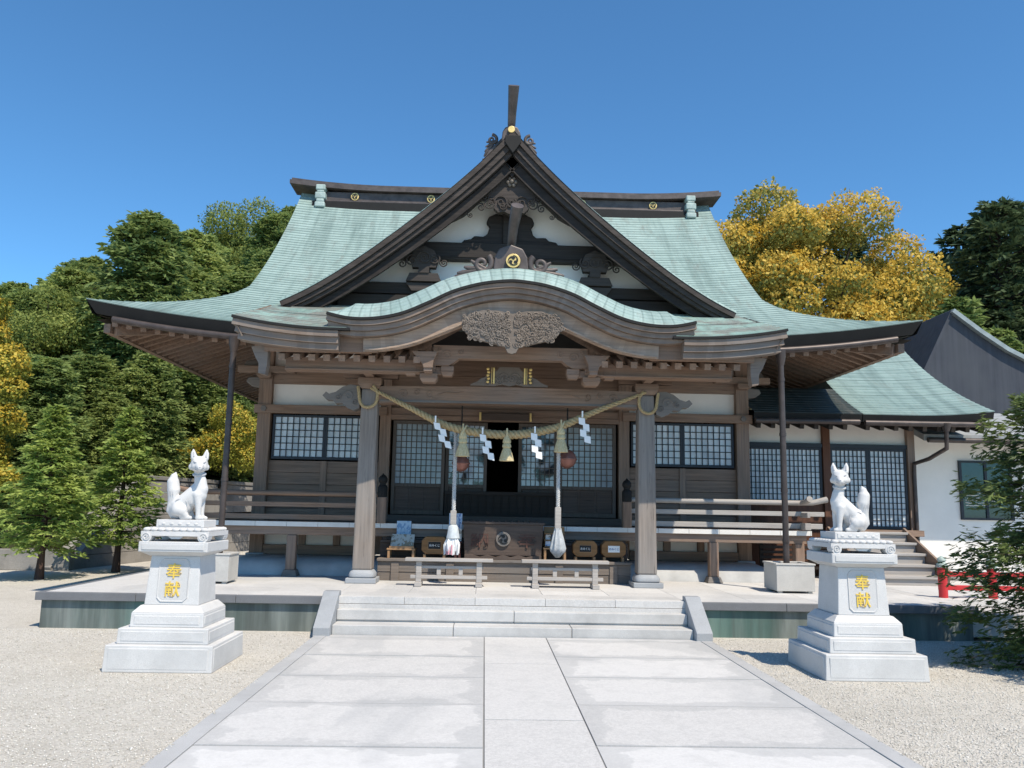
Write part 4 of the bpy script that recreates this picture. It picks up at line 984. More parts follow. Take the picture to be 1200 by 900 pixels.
M['tassel_white'] = m_plain('bright white cotton', (.80, .80, .79), .9, var=.08, scale=30); M['cloth_grey'] = m_plain('grey cloth', (.42, .44, .45), .9, var=.2, scale=20); M['cloth_pale'] = m_plain('pale cloth', (.50, .54, .56), .9, var=.15, scale=20)
M['pink'] = m_plain('pink cotton', (.66, .32, .36), .9)
for h, zt_, z1, z2, z3, lab in ((-.80, 2.74, 1.50, 1.32, .88, 'braided grey bell rope with a bright white cotton tassel'), (.78, 2.78, 1.58, 1.28, .86, 'braided grey bell rope with a long grey cloth tassel')):
    x, y = XC + h, 12.68; t = empty('bell_rope', (x, y, z3), lab, 'bell rope', 'pull ropes of the bells')
    q = MB(); twisted(q, [(x, y, zt_ - (zt_ - z1) * k / 60) for k in range(61)], .032, 12, 3, 6, .6); q.build('braid', M['cotton'], t, smooth=60)
    q = MB(); q.box(x - .045, x + .045, y - .045, y + .045, z2, z1 + .03); q.build('wooden_sleeve', M['bench'], t, bevel=.008)
    q = MB(); rr = .115
    if h < 0:
        q.lathe((x, y, 0), [(.05, z2), (.075, z2 - .04), (.085, z2 - .12), (.10, z2 - .2), (.04, z2 - .22)], 20, .05, 7); q.build('cloth_cuff', M['cloth_pale'], t, smooth=60)
        q = MB(); rt = random.Random(2)
        for k in range(70):
            a = rt.uniform(0, 6.28); r0 = .055 * math.sqrt(rt.random()); r1 = r0 + rt.uniform(.02, .075); zz = z2 - .16; l_ = rt.uniform(.20, .29)
            q.tube([(x + r0 * math.cos(a), y + r0 * math.sin(a), zz), (x + r1 * math.cos(a), y + r1 * math.sin(a), zz - l_ * .5), (x + r1 * .95 * math.cos(a), y + r1 * .95 * math.sin(a), zz - l_)], [.012, .014, .010], 5)
        q.build('cotton_tassel', M['tassel_white'], t, smooth=60)
        q = MB()
        for a in (3.6, 4.1, 4.6): q.tube([(x + .09 * math.cos(a), y + .1 * math.sin(a), z2 - .30), (x + .095 * math.cos(a), y + .11 * math.sin(a), z2 - .44)], .012, 5)
        q.build('pink_strands', M['pink'], t, smooth=60)
    else:
        q.lathe((x, y, 0), [(.048, z2 + .02), (.055, z2 - .02), (.08, z2 - .12), (.115, z2 - .28), (.105, z2 - .33), (.03, z2 - .42), (.01, z2 - .42)], 28, .13, 9); q.build('cloth_tassel', M['cloth_grey'], t, smooth=60)

# ------------------------------------------------------------------ offering chest and the small things on the deck
DZ = .78
t = empty('offering_chest', (XC, 13.190, DZ), 'wide dark wooden offering chest with carved crest in the middle of the deck', 'offering chest')
x0, x1 = XC - .66, XC + .60
q = MB(); q.add([(x0 + .03, 13.180, DZ + .06), (x1 - .03, 13.180, DZ + .06), (x1 - .03, 13.450, DZ + .06), (x0 + .03, 13.450, DZ + .06), (x0, 13.150, DZ + .55), (x1, 13.150, DZ + .55), (x1, 13.470, DZ + .55), (x0, 13.470, DZ + .55)],
               [(3, 2, 1, 0), (4, 5, 6, 7), (0, 1, 5, 4), (1, 2, 6, 5), (2, 3, 7, 6), (3, 0, 4, 7)]); q.build('chest_body', M['chest'], t, bevel=.012)
q = MB(); q.box(x0 - .02, x1 + .02, 13.125, 13.480, DZ + .55, DZ + .585)
for k in range(12): q.box(x0 + .05 + .1 * k, x0 + .08 + .1 * k, 13.140, 13.460, DZ + .585, DZ + .60)
q.build('slatted_lid', M['chest'], t, bevel=.005)
q = MB(); q.prism([(x0 + .03, DZ), (x1 - .03, DZ), (x1 - .03, DZ + .075)] + [(x1 - .15 - .12 * k, DZ + (.045 if k % 2 else .075)) for k in range(9)] + [(x0 + .03, DZ + .075)], 13.145, 13.180); q.build('chest_foot', M['chest'], t, bevel=.004, recalc=True)
cx, cz_ = XC - .03, DZ + .32; c = MB().disc((cx, cz_), .115, 13.135, 13.175, 28).build('chest_crest', M['carve'], t, bevel=.008); swirl(cx, 13.135, cz_, .105, M['mark'], c)
M['faded'] = m_wood('faded red brown lettering', (.10, .05, .038), 'x', .4)
lettering('carved_character', '納', .30, .006, M['faded'], t, (XC - .40, 13.162, DZ + .33), .05); lettering('carved_character', '奉', .30, .006, M['faded'], t, (XC + .34, 13.162, DZ + .33), .05)
def octo(x, y, w, h, d, name, lab, dark):
    t = empty(name, (x, y, DZ), lab, 'fortune box', 'eight sided fortune boxes on the deck')
    z0 = DZ + .07; c_ = .06; q = MB(); q.prism([(x - w / 2 + c_, z0), (x + w / 2 - c_, z0), (x + w / 2, z0 + c_), (x + w / 2, z0 + h - c_), (x + w / 2 - c_, z0 + h), (x - w / 2 + c_, z0 + h), (x - w / 2, z0 + h - c_), (x - w / 2, z0 + c_)], y - d / 2, y + d / 2)
    q.build('box_body', M['box_wood'], t, bevel=.012, recalc=True)
    for s in (-1, 1):
        MB().box(x + s * w * .38 - .02, x + s * w * .38 + .02, y - d / 2 + .02, y + d / 2 - .02, DZ, z0 - .003).build('leg', M['new_wood'], t, bevel=.004)
    q = MB(); q.box(x - w * .24, x + w * .24, y - d / 2 - .008, y - d / 2 - .001, z0 + h * .3, z0 + h * .7)
    lb = q.build('label_plate', M['mark'] if dark else M['paper'], t, bevel=.002)
    lettering('box_lettering', 'おみくじ', w * .105, .002, M['paper'] if dark else M['blue_ink'], t, (x, y - d / 2 - .0095, z0 + h * .5))
    q = MB(); q.box(x - w * .26, x + w * .26, y - d / 2 - .006, y - d / 2 - .0005, z0 + h * .26, z0 + h * .74); q.build('label_frame', M['new_wood'], t)
M['blue_ink'] = m_plain('blue ink', (.05, .12, .32), .7)
octo(XC - 1.10, 13.270, .40, .27, .20, 'fortune_box', 'eight sided wooden fortune box with black label left of the white tassel', True)
octo(XC + 1.26, 13.270, .38, .25, .20, 'fortune_box', 'eight sided wooden fortune box with black label right of the grey tassel', True)
octo(XC + 1.71, 13.270, .38, .25, .20, 'fortune_box', 'eight sided wooden fortune box with white label beside the right pillar', False)
def stand(x0, x1, y0, y1, h, lab, m=M['new_wood']):
    t = empty('small_stand', ((x0 + x1) / 2, (y0 + y1) / 2, DZ), lab, 'stand')
    MB().box(x0, x1, y0, y1, DZ + h - .025, DZ + h).build('stand_top', m, t, bevel=.004)
    for a in (x0 + .03, x1 - .03):
        for b in (y0 + .03, y1 - .03): MB().box(a - .018, a + .018, b - .018, b + .018, DZ, DZ + h - .026).build('leg', m, t, bevel=.003)
    return t
def m_print(name, c, ink, scale, thr=.5):
    t = NT(name); n = t.noise(1, 3, .6, t.map((scale, scale, scale * .6)), .4); return t.out(t.mix(c, ink, t.ramp(n, [(thr, 0.0), (thr + .04, .85)])), .6, .3)
M['blue_poster'] = m_print('blue brushwork poster', (.42, .56, .68), (.16, .30, .50), 22, .52); M['notice'] = m_print('notice with blue writing', (.62, .66, .74), (.10, .18, .42), 18, .55); M['card'] = m_print('printed card', (.62, .60, .55), (.22, .19, .15), 26, .55)
M['tray'] = m_print('tray of paper slips', (.55, .54, .48), (.26, .20, .12), 14, .5)
stand(XC - 1.84, XC - 1.40, 13.160, 13.460, .15, 'low wooden stand under the paper tray beside the left pillar')
t = empty('paper_tray', (XC - 1.62, 13.310, DZ + .15), 'pale tilted tray of paper slips on the low wooden stand', 'tray')
q = MB(); x0, x1 = XC - 1.79, XC - 1.43; q.add([(x0, 13.190, DZ + .153), (x1, 13.190, DZ + .153), (x1, 13.390, DZ + .36), (x0, 13.390, DZ + .36), (x0, 13.210, DZ + .152), (x1, 13.210, DZ + .152), (x1, 13.420, DZ + .35), (x0, 13.420, DZ + .35)],
               [(0, 1, 2, 3), (7, 6, 5, 4), (0, 4, 5, 1), (1, 5, 6, 2), (2, 6, 7, 3), (3, 7, 4, 0)]); q.build('tray_board', M['tray'], t)
q = MB(); q.box(x0 - .01, x1 + .01, 13.165, 13.189, DZ + .152, DZ + .185); q.build('tray_edge', M['new_wood'], t)
q = MB(); q.box(XC - 1.74, XC - 1.51, 13.600, 13.612, 1.11, 1.345); tag(q.build('blue_poster', M['blue_poster']), 'light blue poster fixed to the white veranda edge left of the doors', 'poster')
q = MB(); q.box(XC - .90, XC - .69, 13.590, 13.603, 1.21, 1.48); tag(q.build('white_notice', M['notice']), 'white notice with blue writing behind the left bell rope', 'notice')
t = stand(XC - .80, XC - .68, 13.190, 13.410, .27, 'narrow dark red stand squeezed left of the offering chest', m_wood('dark red wood', (.09, .03, .025), 'z'))
q = MB(); q.box(XC - .795, XC - .685, 13.250, 13.262, DZ + .272, DZ + .46); tag(q.build('price_card', M['card']), 'small printed card standing on the dark red stand', 'card')
stand(XC + .60, XC + .97, 13.160, 13.440, .20, 'wooden stand behind the grey cloth tassel')
t = empty('wooden_rack', (XC + .78, 13.290, DZ + .20), 'pale wooden rack of leaflets on the stand behind the grey cloth tassel', 'rack')
q = MB(); q.box(XC + .62, XC + .95, 13.370, 13.390, DZ + .202, DZ + .52)
for k in range(3): q.box(XC + .62, XC + .95, 13.210, 13.370, DZ + .21 + .10 * k, DZ + .222 + .10 * k)
q.build('rack_frame', M['new_wood'], t)
for k in range(2):
    for j in range(3): MB().box(XC + .64 + .1 * j, XC + .72 + .1 * j, 13.250 + .02 * j, 13.262 + .02 * j, DZ + .223 + .10 * k, DZ + .30 + .10 * k).build('leaflet', M['card'] if (j + k) % 2 else M['notice'], t)
# ------------------------------------------------------------------ two low barriers on the platform
def barrier():
    t = empty('wooden_barrier', (0, 0, 0), '', 'barrier', 'low wooden barriers before the steps')
    MB().box(-.64, .64, -.09, .09, .355, .40).build('top_plank', M['bench'], t, bevel=.006)
    MB().box(-.50, .50, -.02, .02, .25, .29).build('middle_rail', M['bench'], t, bevel=.004)
    MB().box(-.56, .56, -.035, .035, .105, .155).build('lower_rail', M['bench'], t, bevel=.004)
    for x in (-.44, .44):
        q = MB(); q.box(x - .04, x + .04, -.045, .045, .0, .354); q.build('leg', M['bench'], t, bevel=.005)
        MB().box(x - .05, x + .05, -.16, .16, .002, .06).build('foot', M['bench'], t, bevel=.005)
    for x in (-.15, .17): MB().box(x - .03, x + .03, -.018, .018, .156, .249).build('strut', M['bench'], t, bevel=.003)
    return t
b1 = barrier(); b2 = copy_tree(b1)
b1.location = (XC - .83, 12.40, TZ); b2.location = (XC + .87, 12.40, TZ)
b1['label'] = 'low wooden barrier on the left of the step centre'; b2['label'] = 'low wooden barrier on the right of the step centre'
b1['label'] = 'bleached wooden barrier standing in front of the white cotton tassel'; b2['label'] = 'bleached wooden barrier standing in front of the grey cloth tassel'
# ------------------------------------------------------------------ rain boxes under the downpipes
for x, w, lab in ((XC - 4.20, .48, 'square pale grey rain box under the left downpipe'), (XC + 4.20, .56, 'square pale grey rain box under the right downpipe')):
    t = empty('rain_box', (x, 12.42, TZ), lab, 'rain box', 'rain boxes under the downpipes')
    q = MB(); y = 12.42; q.box(x - w / 2, x + w / 2, y - w / 2, y - w / 2 + .05, TZ + .03, TZ + .40); q.box(x - w / 2, x + w / 2, y + w / 2 - .05, y + w / 2, TZ + .03, TZ + .40)
    q.box(x - w / 2, x - w / 2 + .05, y - w / 2 + .052, y + w / 2 - .052, TZ + .03, TZ + .40); q.box(x + w / 2 - .05, x + w / 2, y - w / 2 + .052, y + w / 2 - .052, TZ + .03, TZ + .40); q.box(x - w / 2 + .05, x + w / 2 - .05, y - w / 2 + .05, y + w / 2 - .05, TZ + .03, TZ + .34)
    q.build('box_body', M['box_grey'], t, bevel=.006)
    q = MB(); q.box(x - w / 2 - .012, x + w / 2 + .012, y - w / 2 - .012, y - w / 2 + .06, TZ + .401, TZ + .425); q.box(x - w / 2 - .012, x + w / 2 + .012, y + w / 2 - .06, y + w / 2 + .012, TZ + .401, TZ + .425)
    for s in (-1, 1): q.box(*sorted((x + s * (w / 2 + .012), x + s * (w / 2 - .06))), y - w / 2 + .061, y + w / 2 - .061, TZ + .401, TZ + .425)
    q.build('box_rim', M['box_grey'], t, bevel=.004)
    for sx in (-1, 1):
        for sy in (-1, 1): MB().box(x + sx * (w / 2 - .06) - .03, x + sx * (w / 2 - .06) + .03, y + sy * (w / 2 - .06) - .03, y + sy * (w / 2 - .06) + .03, TZ, TZ + .03).build('foot', M['box_grey'], t)

# ------------------------------------------------------------------ fox statues on their pedestals
M['gold_paint'] = m_plain('golden yellow paint', (.80, .56, .10), .5, .25, var=.1); M['incise'] = m_plain('incised shadow grey stone', (.42, .42, .43), .9)
M['granite_panel'] = m_stone('matt granite panel', (.53, .525, .515), .1, .08, .8)
M['ink_collar'] = m_plain('grey carved collar', (.50, .51, .53), .8)
def fox_statue(cx, cy, s, lab):
    """s=+1 faces right (+x), s=-1 faces left; head turned to the viewer"""
    t = empty('fox_statue', (cx, cy, 0), lab, 'statue', 'white stone foxes flanking the path')
    X = lambda a: cx + s * a
    # pedestal courses
    for (w0, w1, z0, z1) in ((1.02, 1.0, 0, .245), (.86, .85, .245, .39), (.70, .69, .39, .525)):
        q = MB(); q.frustum(cx, cy, z0, z1, w0, w0, w1, w1); o = q.build('pedestal_step', M['granite_white'], t, bevel=.008)
        q = MB(); e = .035; yf = cy - (w0 + w1) / 4; q.box(cx - w1 / 2 + e, cx + w1 / 2 - e, yf - .006, yf + .01, z0 + .028, z1 - .028)
        xf = [cx - (w0 + w1) / 4, cx + (w0 + w1) / 4]
        for k, x in enumerate(xf): q.box(x - .006 if k == 0 else x - .01, x + .01 if k == 0 else x + .006, cy - w1 / 2 + e, cy + w1 / 2 - e, z0 + .028, z1 - .028)
        q.build('raised_panel', M['granite_white'], o, bevel=.004)
    q = MB(); q.frustum(cx, cy, .525, .59, .69, .69, .57, .57); q.build('pedestal_slope', M['granite_white'], t, bevel=.006)
    q = MB(); q.frustum(cx, cy, .59, 1.06, .525, .525, .475, .475); sh = q.build('pedestal_shaft', M['granite_white'], t, bevel=.008)
    tilt = math.atan(.025 / .47); yc = cy - .25                # centre of the shaft's front face
    def on_face(x, z, o): return (x, yc + (z - .825) * math.tan(tilt) - o, z)
    w, c_, z0, z1 = .135, .035, .635, 1.02
    poly = [(-w, z0 + c_), (-w, z1 - c_), (-w + c_, z1), (w - c_, z1), (w, z1 - c_), (w, z0 + c_), (w - c_, z0), (-w + c_, z0)]
    q = MB(); n_ = len(poly); A = [on_face(cx + a * 1.08, .825 + (b - .825) * 1.06, .009) for a, b in poly]; B = [on_face(cx + a, b, .004) for a, b in poly]; Cc = [on_face(cx + a * 1.1, .825 + (b - .825) * 1.08, -.004) for a, b in poly]
    q.add(A + B + Cc, [(k, (k + 1) % n_, (k + 1) % n_ + n_, k + n_) for k in range(n_)] + [(k + 2 * n_, (k + 1) % n_ + 2 * n_, (k + 1) % n_, k) for k in range(n_)] + [tuple(range(n_, 2 * n_))])
    q.build('inscription_panel', M['granite_panel'], sh, recalc=True)
    lettering('golden_characters', '奉献', .155, .004, M['gold_paint'], sh, on_face(cx, .83, .0085), tilt, vertical=True)
    q = MB(); q.frustum(cx, cy, 1.06, 1.10, .49, .49, .64, .64); q.box(cx - .335, cx + .335, cy - .335, cy + .335, 1.10, 1.20); cp = q.build('pedestal_cap', M['granite_white'], t, bevel=.008)
    MB().box(cx - .30, cx + .30, cy - .342, cy - .30, 1.122, 1.178).build('raised_panel', M['granite_white'], cp, bevel=.003)
    # carved table with scroll feet
    q = MB()
    for k in range(9):
        x = cx - .28 + .07 * k
        for yy_ in (cy - .29, cy + .29): q.ball((x, yy_, 1.315), (.04, .03, .022), 8, 6)
    for k in range(7):
        y = cy - .21 + .07 * k
        for xx_ in (cx - .30, cx + .30): q.ball((xx_, y, 1.315), (.03, .04, .022), 8, 6)
    q.box(cx - .30, cx + .30, cy - .29, cy + .29, 1.27, 1.335)
    q.box(cx - .33, cx + .33, cy - .31, cy + .31, 1.255, 1.30)
    for sx in (-1, 1):
        for sy in (-1, 1):
            x, y = cx + sx * .275, cy + sy * .255
            q.tube([(x, y - sy * .06, 1.245), (x, y + sy * .06, 1.245)], .052, 16)
            q.tube([(a, y + sy * .062, b) for a, b in spiral(x, 1.245, .042, 1.8, 0, sx, 26)], .008, 5)
            q.tube([(x - sx * .02, y, 1.285), (x - sx * .10, y, 1.27), (x - sx * .16, y, 1.262)], [.04, .03, .012], 8)
        q.prism([(cx - .09, 1.262), (cx - .04, 1.225), (cx + .04, 1.225), (cx + .09, 1.262)], cy + sx * .27 - .02, cy + sx * .27 + .02)
    q.build('carved_table', M['fox'], t, smooth=50)
    q = MB(); q.box(cx - .235, cx + .235, cy - .19, cy + .19, 1.335, 1.41); pl = q.build('plinth', M['fox'], t, bevel=.006)
    q = MB(); q.box(cx - .21, cx + .21, cy - .196, cy - .18, 1.35, 1.395)
    for k in range(5): q.ball((cx - .16 + .08 * k, cy - .196, 1.372), (.022, .008, .012), 8, 6)
    q.build('plinth_carving', M['fox'], pl, bevel=.003)
    # the fox itself: one continuous carved body
    z0 = 1.41; F = MB(); B = lambda a, y, z, r, rot=None: F.ball((X(a), cy + y, z0 + z), r, 18, 12, rot)
    def lim(pts, rr): F.tube([(X(a), cy + y, z0 + z) for a, y, z in pts], rr, 14); [B(*p_, r_) for p_, r_ in zip(pts, rr)]
    qr = lambda d: Quaternion((0, 1, 0), R(d) * s)
    B(-.085, 0, .105, (.105, .085, .105)); B(-.045, 0, .15, (.10, .075, .105), qr(25))                         # haunch
    lim([(-.09, 0, .13), (-.02, 0, .20), (.06, 0, .275), (.105, 0, .33)], [.085, .080, .078, .070])             # back to shoulders
    lim([(.04, 0, .19), (.10, 0, .25), (.115, 0, .31), (.11, -.01, .39), (.095, -.015, .455), (.09, -.02, .51)], [.068, .080, .074, .060, .05, .047])   # chest and neck
    for y in (-.058, .058):                                                                                    # legs
        lim([(-.075, y * 1.15, .10), (-.035, y * 1.3, .085), (.0, y * 1.3, .05), (-.02, y * 1.25, .025)], [.07, .058, .036, .026])
        lim([(-.03, y * 1.3, .022), (.055, y * 1.3, .02)], [.024, .021])
        lim([(.105, y * .8, .25), (.118, y * .85, .16), (.122, y * .85, .09), (.125, y * .85, .025)], [.05, .036, .028, .026])
        lim([(.12, y * .85, .02), (.17, y * .85, .017)], [.026, .020])
    lim([(-.15, 0, .035), (-.185, .0, .09), (-.172, 0, .16), (-.16, 0, .225), (-.158, 0, .30), (-.17, 0, .375), (-.165, 0, .43), (-.15, 0, .475)], [.027, .033, .038, .052, .064, .060, .038, .010])  # tail
    # head, turned towards the viewer
    hd = Vector((.092, -.035, .565)); HS = 1.17; th = R(62)
    fw = Vector((math.cos(th) * .75, -math.sin(th), -.05)).normalized(); rt_ = Vector((-fw.y, fw.x, 0)).normalized()
    def H(f_, r_, u):
        f_, r_, u = f_ * HS, r_ * HS, u * HS
        return (hd.x + fw.x * f_ + rt_.x * r_, hd.y + fw.y * f_ + rt_.y * r_, hd.z + u)
    B(*H(0, 0, 0), (.086, .086, .082)); B(*H(.02, .0, -.028), (.08, .08, .054))
    lim([H(.03, 0, -.012), H(.09, 0, -.032), H(.135, 0, -.042)], [.060, .040, .023]); lim([H(.05, 0, -.04), H(.118, 0, -.062)], [.033, .018])
    for e in (-1, 1):
        lim([H(.015, e * .046, .05), H(.005, e * .054, .09), H(.0, e * .056, .128)], [.034, .027, .009]); B(*H(.0, e * .062, -.026), (.030, .030, .034)); B(*H(.052, e * .030, .016), (.018, .018, .013))
    fx = melt(F, 'fox_body', M['fox'], t, .0085, 3, .5)
    q = MB()
    for e in (-1, 1):
        a, b = H(.075, e * .020, .006), H(.048, e * .052, .022); q.tube([(X(a[0]), cy + a[1], z0 + a[2]), (X((a[0] + b[0]) / 2 + fw.x * .008), cy + (a[1] + b[1]) / 2 + fw.y * .008, z0 + (a[2] + b[2]) / 2 - .002), (X(b[0]), cy + b[1], z0 + b[2])], [.004, .007, .004], 6)
        a, b = H(.02, e * .049, .06), H(.013, e * .055, .105); q.tube([(X(a[0] + fw.x * .022), cy + a[1] + fw.y * .022, z0 + a[2]), (X(b[0] + fw.x * .014), cy + b[1] + fw.y * .014, z0 + b[2])], [.010, .004], 6)
    a = H(.148, 0, -.034); q.ball((X(a[0]), cy + a[1], z0 + a[2]), (.011, .009, .008), 8, 6)
    for e in (-1, 1):
        a, b = H(.128, e * .012, -.058), H(.075, e * .034, -.05); q.tube([(X(a[0]), cy + a[1], z0 + a[2]), (X(b[0]), cy + b[1], z0 + b[2])], .0045, 5)
    for e in (-1, 1):                                            # carved lines: haunch, shoulder, tail
        q.tube([(X(-.055 + .085 * math.cos(a)), cy + e * (.083 - .012 * math.sin(a)), z0 + .115 + .09 * math.sin(a)) for a in np.linspace(-.5, 2.2, 16)], .0042, 5)
        for o_ in (-.022, .0, .022): q.tube([(X(-.162 + o_ * (1 - t) - .012 * math.sin(t * 3)), cy + e * .058 * (1 - .55 * t * t), z0 + .24 + .20 * t) for t in np.linspace(0, 1, 10)], .0035, 5)
        for o_ in (0, .012): q.tube([(X(.168 - o_), cy + e * .052 + (-.008 + o_), z0 + .034), (X(.182 - o_), cy + e * .052 + (-.008 + o_), z0 + .014)], .003, 4)
    q.build('face_carving', M['incise'], fx, smooth=60)
    q = MB(); q.tube([(X(.095 + .058 * math.cos(a)), cy - .015 + .058 * math.sin(a), z0 + .462 + .016 * math.sin(a)) for a in np.linspace(0, 2 * math.pi, 25)], .011, 6, caps=False); q.build('collar', M['ink_collar'] if s > 0 else M['fox'], fx, smooth=60)
    q = MB(); q.box(X(-.235) if s > 0 else X(.1), X(-.1) if s > 0 else X(.235), cy - .02, cy + .02, z0 - .002, z0 + .001)
    return t
fox_statue(-3.035, 8.67, 1, 'white stone fox on a granite pedestal left of the path, turned to the right')
fox_statue(3.83, 8.70, -1, 'white stone fox on a granite pedestal right of the path, turned to the left')
# ------------------------------------------------------------------ annex on the right
ax = empty('annex_building', (6.9, 15.5, TZ), 'single storey annex with green copper roof, lattice windows and wooden steps right of the hall', 'annex')
M['copper_shade'] = m_copper('copper with painted eave shade', (.045, .058, .056), (.03, .04, .04), .115, .5)  # shade of the hall eave is put into this darker copper colour
aY = [14.5, 15.1, 15.8, 16.5, 17.2]; aZ = [3.36, 3.63, 4.02, 4.50, 5.10]; AF = np.polyfit(aY, aZ, 3); ap = lambda y: float(np.polyval(AF, y))
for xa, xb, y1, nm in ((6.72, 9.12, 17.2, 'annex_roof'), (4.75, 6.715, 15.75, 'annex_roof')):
    mb, uv = MB(), []; nr = int((y1 - 14.5) / .125)
    for k in range(nr):
        ya, yb = 14.5 + .125 * k, min(y1, 14.5 + .125 * (k + 1)); b = len(mb.v); xs = np.linspace(xa, xb, 14)
        up = lambda x: .10 * max(0, (x - 7.6) / 1.5) ** 2
        taper = lambda y: 0 if xb < 8 else -.28 * (y - 14.5) / 2.7
        for (y, dz, sv) in ((ya, -.004, 0), (ya, .012, 1e-3), (yb, 0, .159)):
            for x in xs:
                xx = xa + (x - xa) * (xb + taper(y) - xa) / (xb - xa); mb.v.append((xx, y, ap(y) + up(xx) + dz)); uv.append((xx, .16 * k + sv))
        for r_ in (0, 1): mb.f += [(b + r_ * 14 + j, b + r_ * 14 + j + 1, b + (r_ + 1) * 14 + j + 1, b + (r_ + 1) * 14 + j) for j in range(13)]
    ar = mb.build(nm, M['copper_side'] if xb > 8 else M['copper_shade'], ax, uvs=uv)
    q = MB(); xs = np.linspace(xa, xb - .01, 10); q.grid([[(x, 14.5 + d * .3, ap(14.5) + up(x) - .006 - d) for x in xs] for d in (0, .03, .13)]); q.grid([[(x, 14.54 + e, ap(14.5) + up(x) - .136 + e * .3) for x in xs] for e in (0, 1.0)])
    q.build('eave_fascia', M['copper_dark'], ar)
    q = MB(); q.tube([(xa, 14.44, 3.20), (xb - .1, 14.44, 3.21)], .05, 8); q.build('gutter', M['gutter'], ar, smooth=50)
    q = MB()
    for x in np.arange(xa + .1, xb - .1, .26): q.bar((x, 14.56, 3.13), (x, 15.48, 3.38), .075, .10)
    q.build('rafter_ends', M['dark_x'], ar)
q = MB(); q.add([(9.0, y, z) for y, z in ((14.55, 3.2), (15.8, 3.9), (17.2, 4.95), (20, 3.4), (20, 3.2))] + [(8.94, y, z) for y, z in ((14.55, 3.2), (15.8, 3.9), (17.2, 4.95), (20, 3.4), (20, 3.2))], [(0, 1, 2, 3, 4), (9, 8, 7, 6, 5)] + [(k, (k + 1) % 5, (k + 1) % 5 + 5, k + 5) for k in range(5)])
q.build('annex_gable', M['dark_z'], ax, recalc=True)
q = MB(); q.grid([[(x, y, z) for x in (6.72, 8.84)] for y, z in ((17.2, 5.10), (18.5, 4.2), (20.4, 3.3))]); q.build('annex_roof', M['copper_side'], ax, uvs=[(0, 0)] * 6)
q = MB(); q.tube([(6.74, 17.2, 5.12), (8.86, 17.2, 5.14)], .09, 8); q.build('annex_ridge', M['green_metal'], ax, smooth=50)
AWY = 15.5
def abox(name, x0, x1, y0, y1, z0, z1, m, bv=.004): return MB().box(x0, x1, y0, y1, z0, z1).build(name, m, ax, bevel=bv)
abox('plaster_panel', 4.72, 8.1, AWY + .02, AWY + .06, 2.88, 3.5, M['plaster'], 0); abox('wall_beam', 4.72, 8.1, AWY - .05, AWY + .05, 2.82, 2.90, M['frame'])
for x in (4.78, 6.42, 8.04): abox('wall_post', x - .07, x + .07, AWY - .07, AWY + .07, TZ, 3.45, M['red_wood'] if x < 8 else M['wood_z'])
abox('board_wall', 4.86, 6.34, AWY - .01, AWY + .03, TZ, 1.80, M['red_wood'], 0); abox('side_wall', 8.06, 8.12, AWY + .08, 20, TZ, 3.5, M['plaster'], 0)
lattice('window', 4.87, 6.34, 1.78, 2.82, AWY, M['frame'], M['frame'], M['pane'], 2, 8, 9, .045, .013, parent=ax)
lattice('sliding_door', 6.50, 7.96, 1.32, 2.82, AWY, M['frame'], M['frame'], M['pane'], 2, 8, 13, .045, .013, parent=ax)
abox('door_sill', 6.42, 8.1, AWY - .28, AWY - .08, 1.20, 1.31, M['wood_x']); abox('base_wall', 6.5, 7.97, AWY - .06, AWY, TZ, 1.2, M['wood_x'], 0)
for k in range(5):
    z = TZ + .172 * (k + 1) - .02; y = 13.75 + .30 * k
    q = MB(); q.box(6.30, 7.66, y, y + .34, z - .045, z); st = q.build('stair_tread', M['bench'], ax, bevel=.006)
    MB().box(6.32, 7.64, y + .04, y + .06, z - .172, z - .047).build('riser', M['bench'], st)
for x in (6.28, 7.68): q = MB(); q.bar((x, 13.72, TZ + .12), (x, 15.2, 1.24), .045, .26); q.build('stringer', M['wood_y'], ax, bevel=.006)
q = MB()
for k in range(6): q.bar((4.95, 15.0, .62 + .09 * k), (6.2, 15.0, .62 + .09 * k), .03, .05)
for x in (5.0, 5.6, 6.15): q.box(x - .03, x + .03, 15.02, 15.06, TZ, 1.16)
q.build('underfloor_grille', M['dark_x'], ax)
q = MB(); q.tube([(8.18, 14.44, 3.22), (8.18, 14.44, 3.08)], [.09, .055], 10); q.tube([(8.18, 14.44, 3.1), (8.20, 14.50, 2.78), (8.14, 15.0, 2.62), (8.06, 15.38, 2.55), (8.06, 15.40, 2.3), (8.06, 15.40, TZ)], .04, 8); q.build('downpipe', M['gutter'], ax, smooth=50)

# ------------------------------------------------------------------ white house and dark hall behind it
wh = empty('white_house', (11, 16.5, 0), 'low white plastered house with a dark framed window at the far right', 'house')
q = MB(); q.box(8.16, 16, 16.2, 20, 0, 3.3); q.build('house_wall', M['plaster'], wh)
q = MB(); q.box(8.2, 16, 16.12, 16.19, .0, .5); q.build('house_base', M['concrete'], wh, bevel=.01)
q = MB(); q.add([(8.2, 15.25, 2.98), (16.5, 15.25, 2.98), (16.5, 18, 3.75), (8.75, 18, 3.75), (8.2, 15.25, 3.10), (16.5, 15.25, 3.10), (16.5, 18, 3.87), (8.75, 18, 3.87)], [(3, 2, 1, 0), (4, 5, 6, 7), (0, 1, 5, 4), (1, 2, 6, 5), (2, 3, 7, 6), (3, 0, 4, 7)])
rf_ = q.build('house_roof', m_plain('grey roofing', (.30, .31, .31), .7, var=.2), wh)
q = MB(); q.tube([(8.25, 15.2, 2.99), (16.4, 15.2, 2.99)], .05, 8); q.build('gutter', M['gutter'], rf_, smooth=50)
w0, w1, v0, v1 = 9.36, 10.42, 1.52, 2.68
q = MB(); q.box(w0, w1, 16.15, 16.199, v0, v0 + .04); q.box(w0, w1, 16.15, 16.199, v1 - .04, v1)
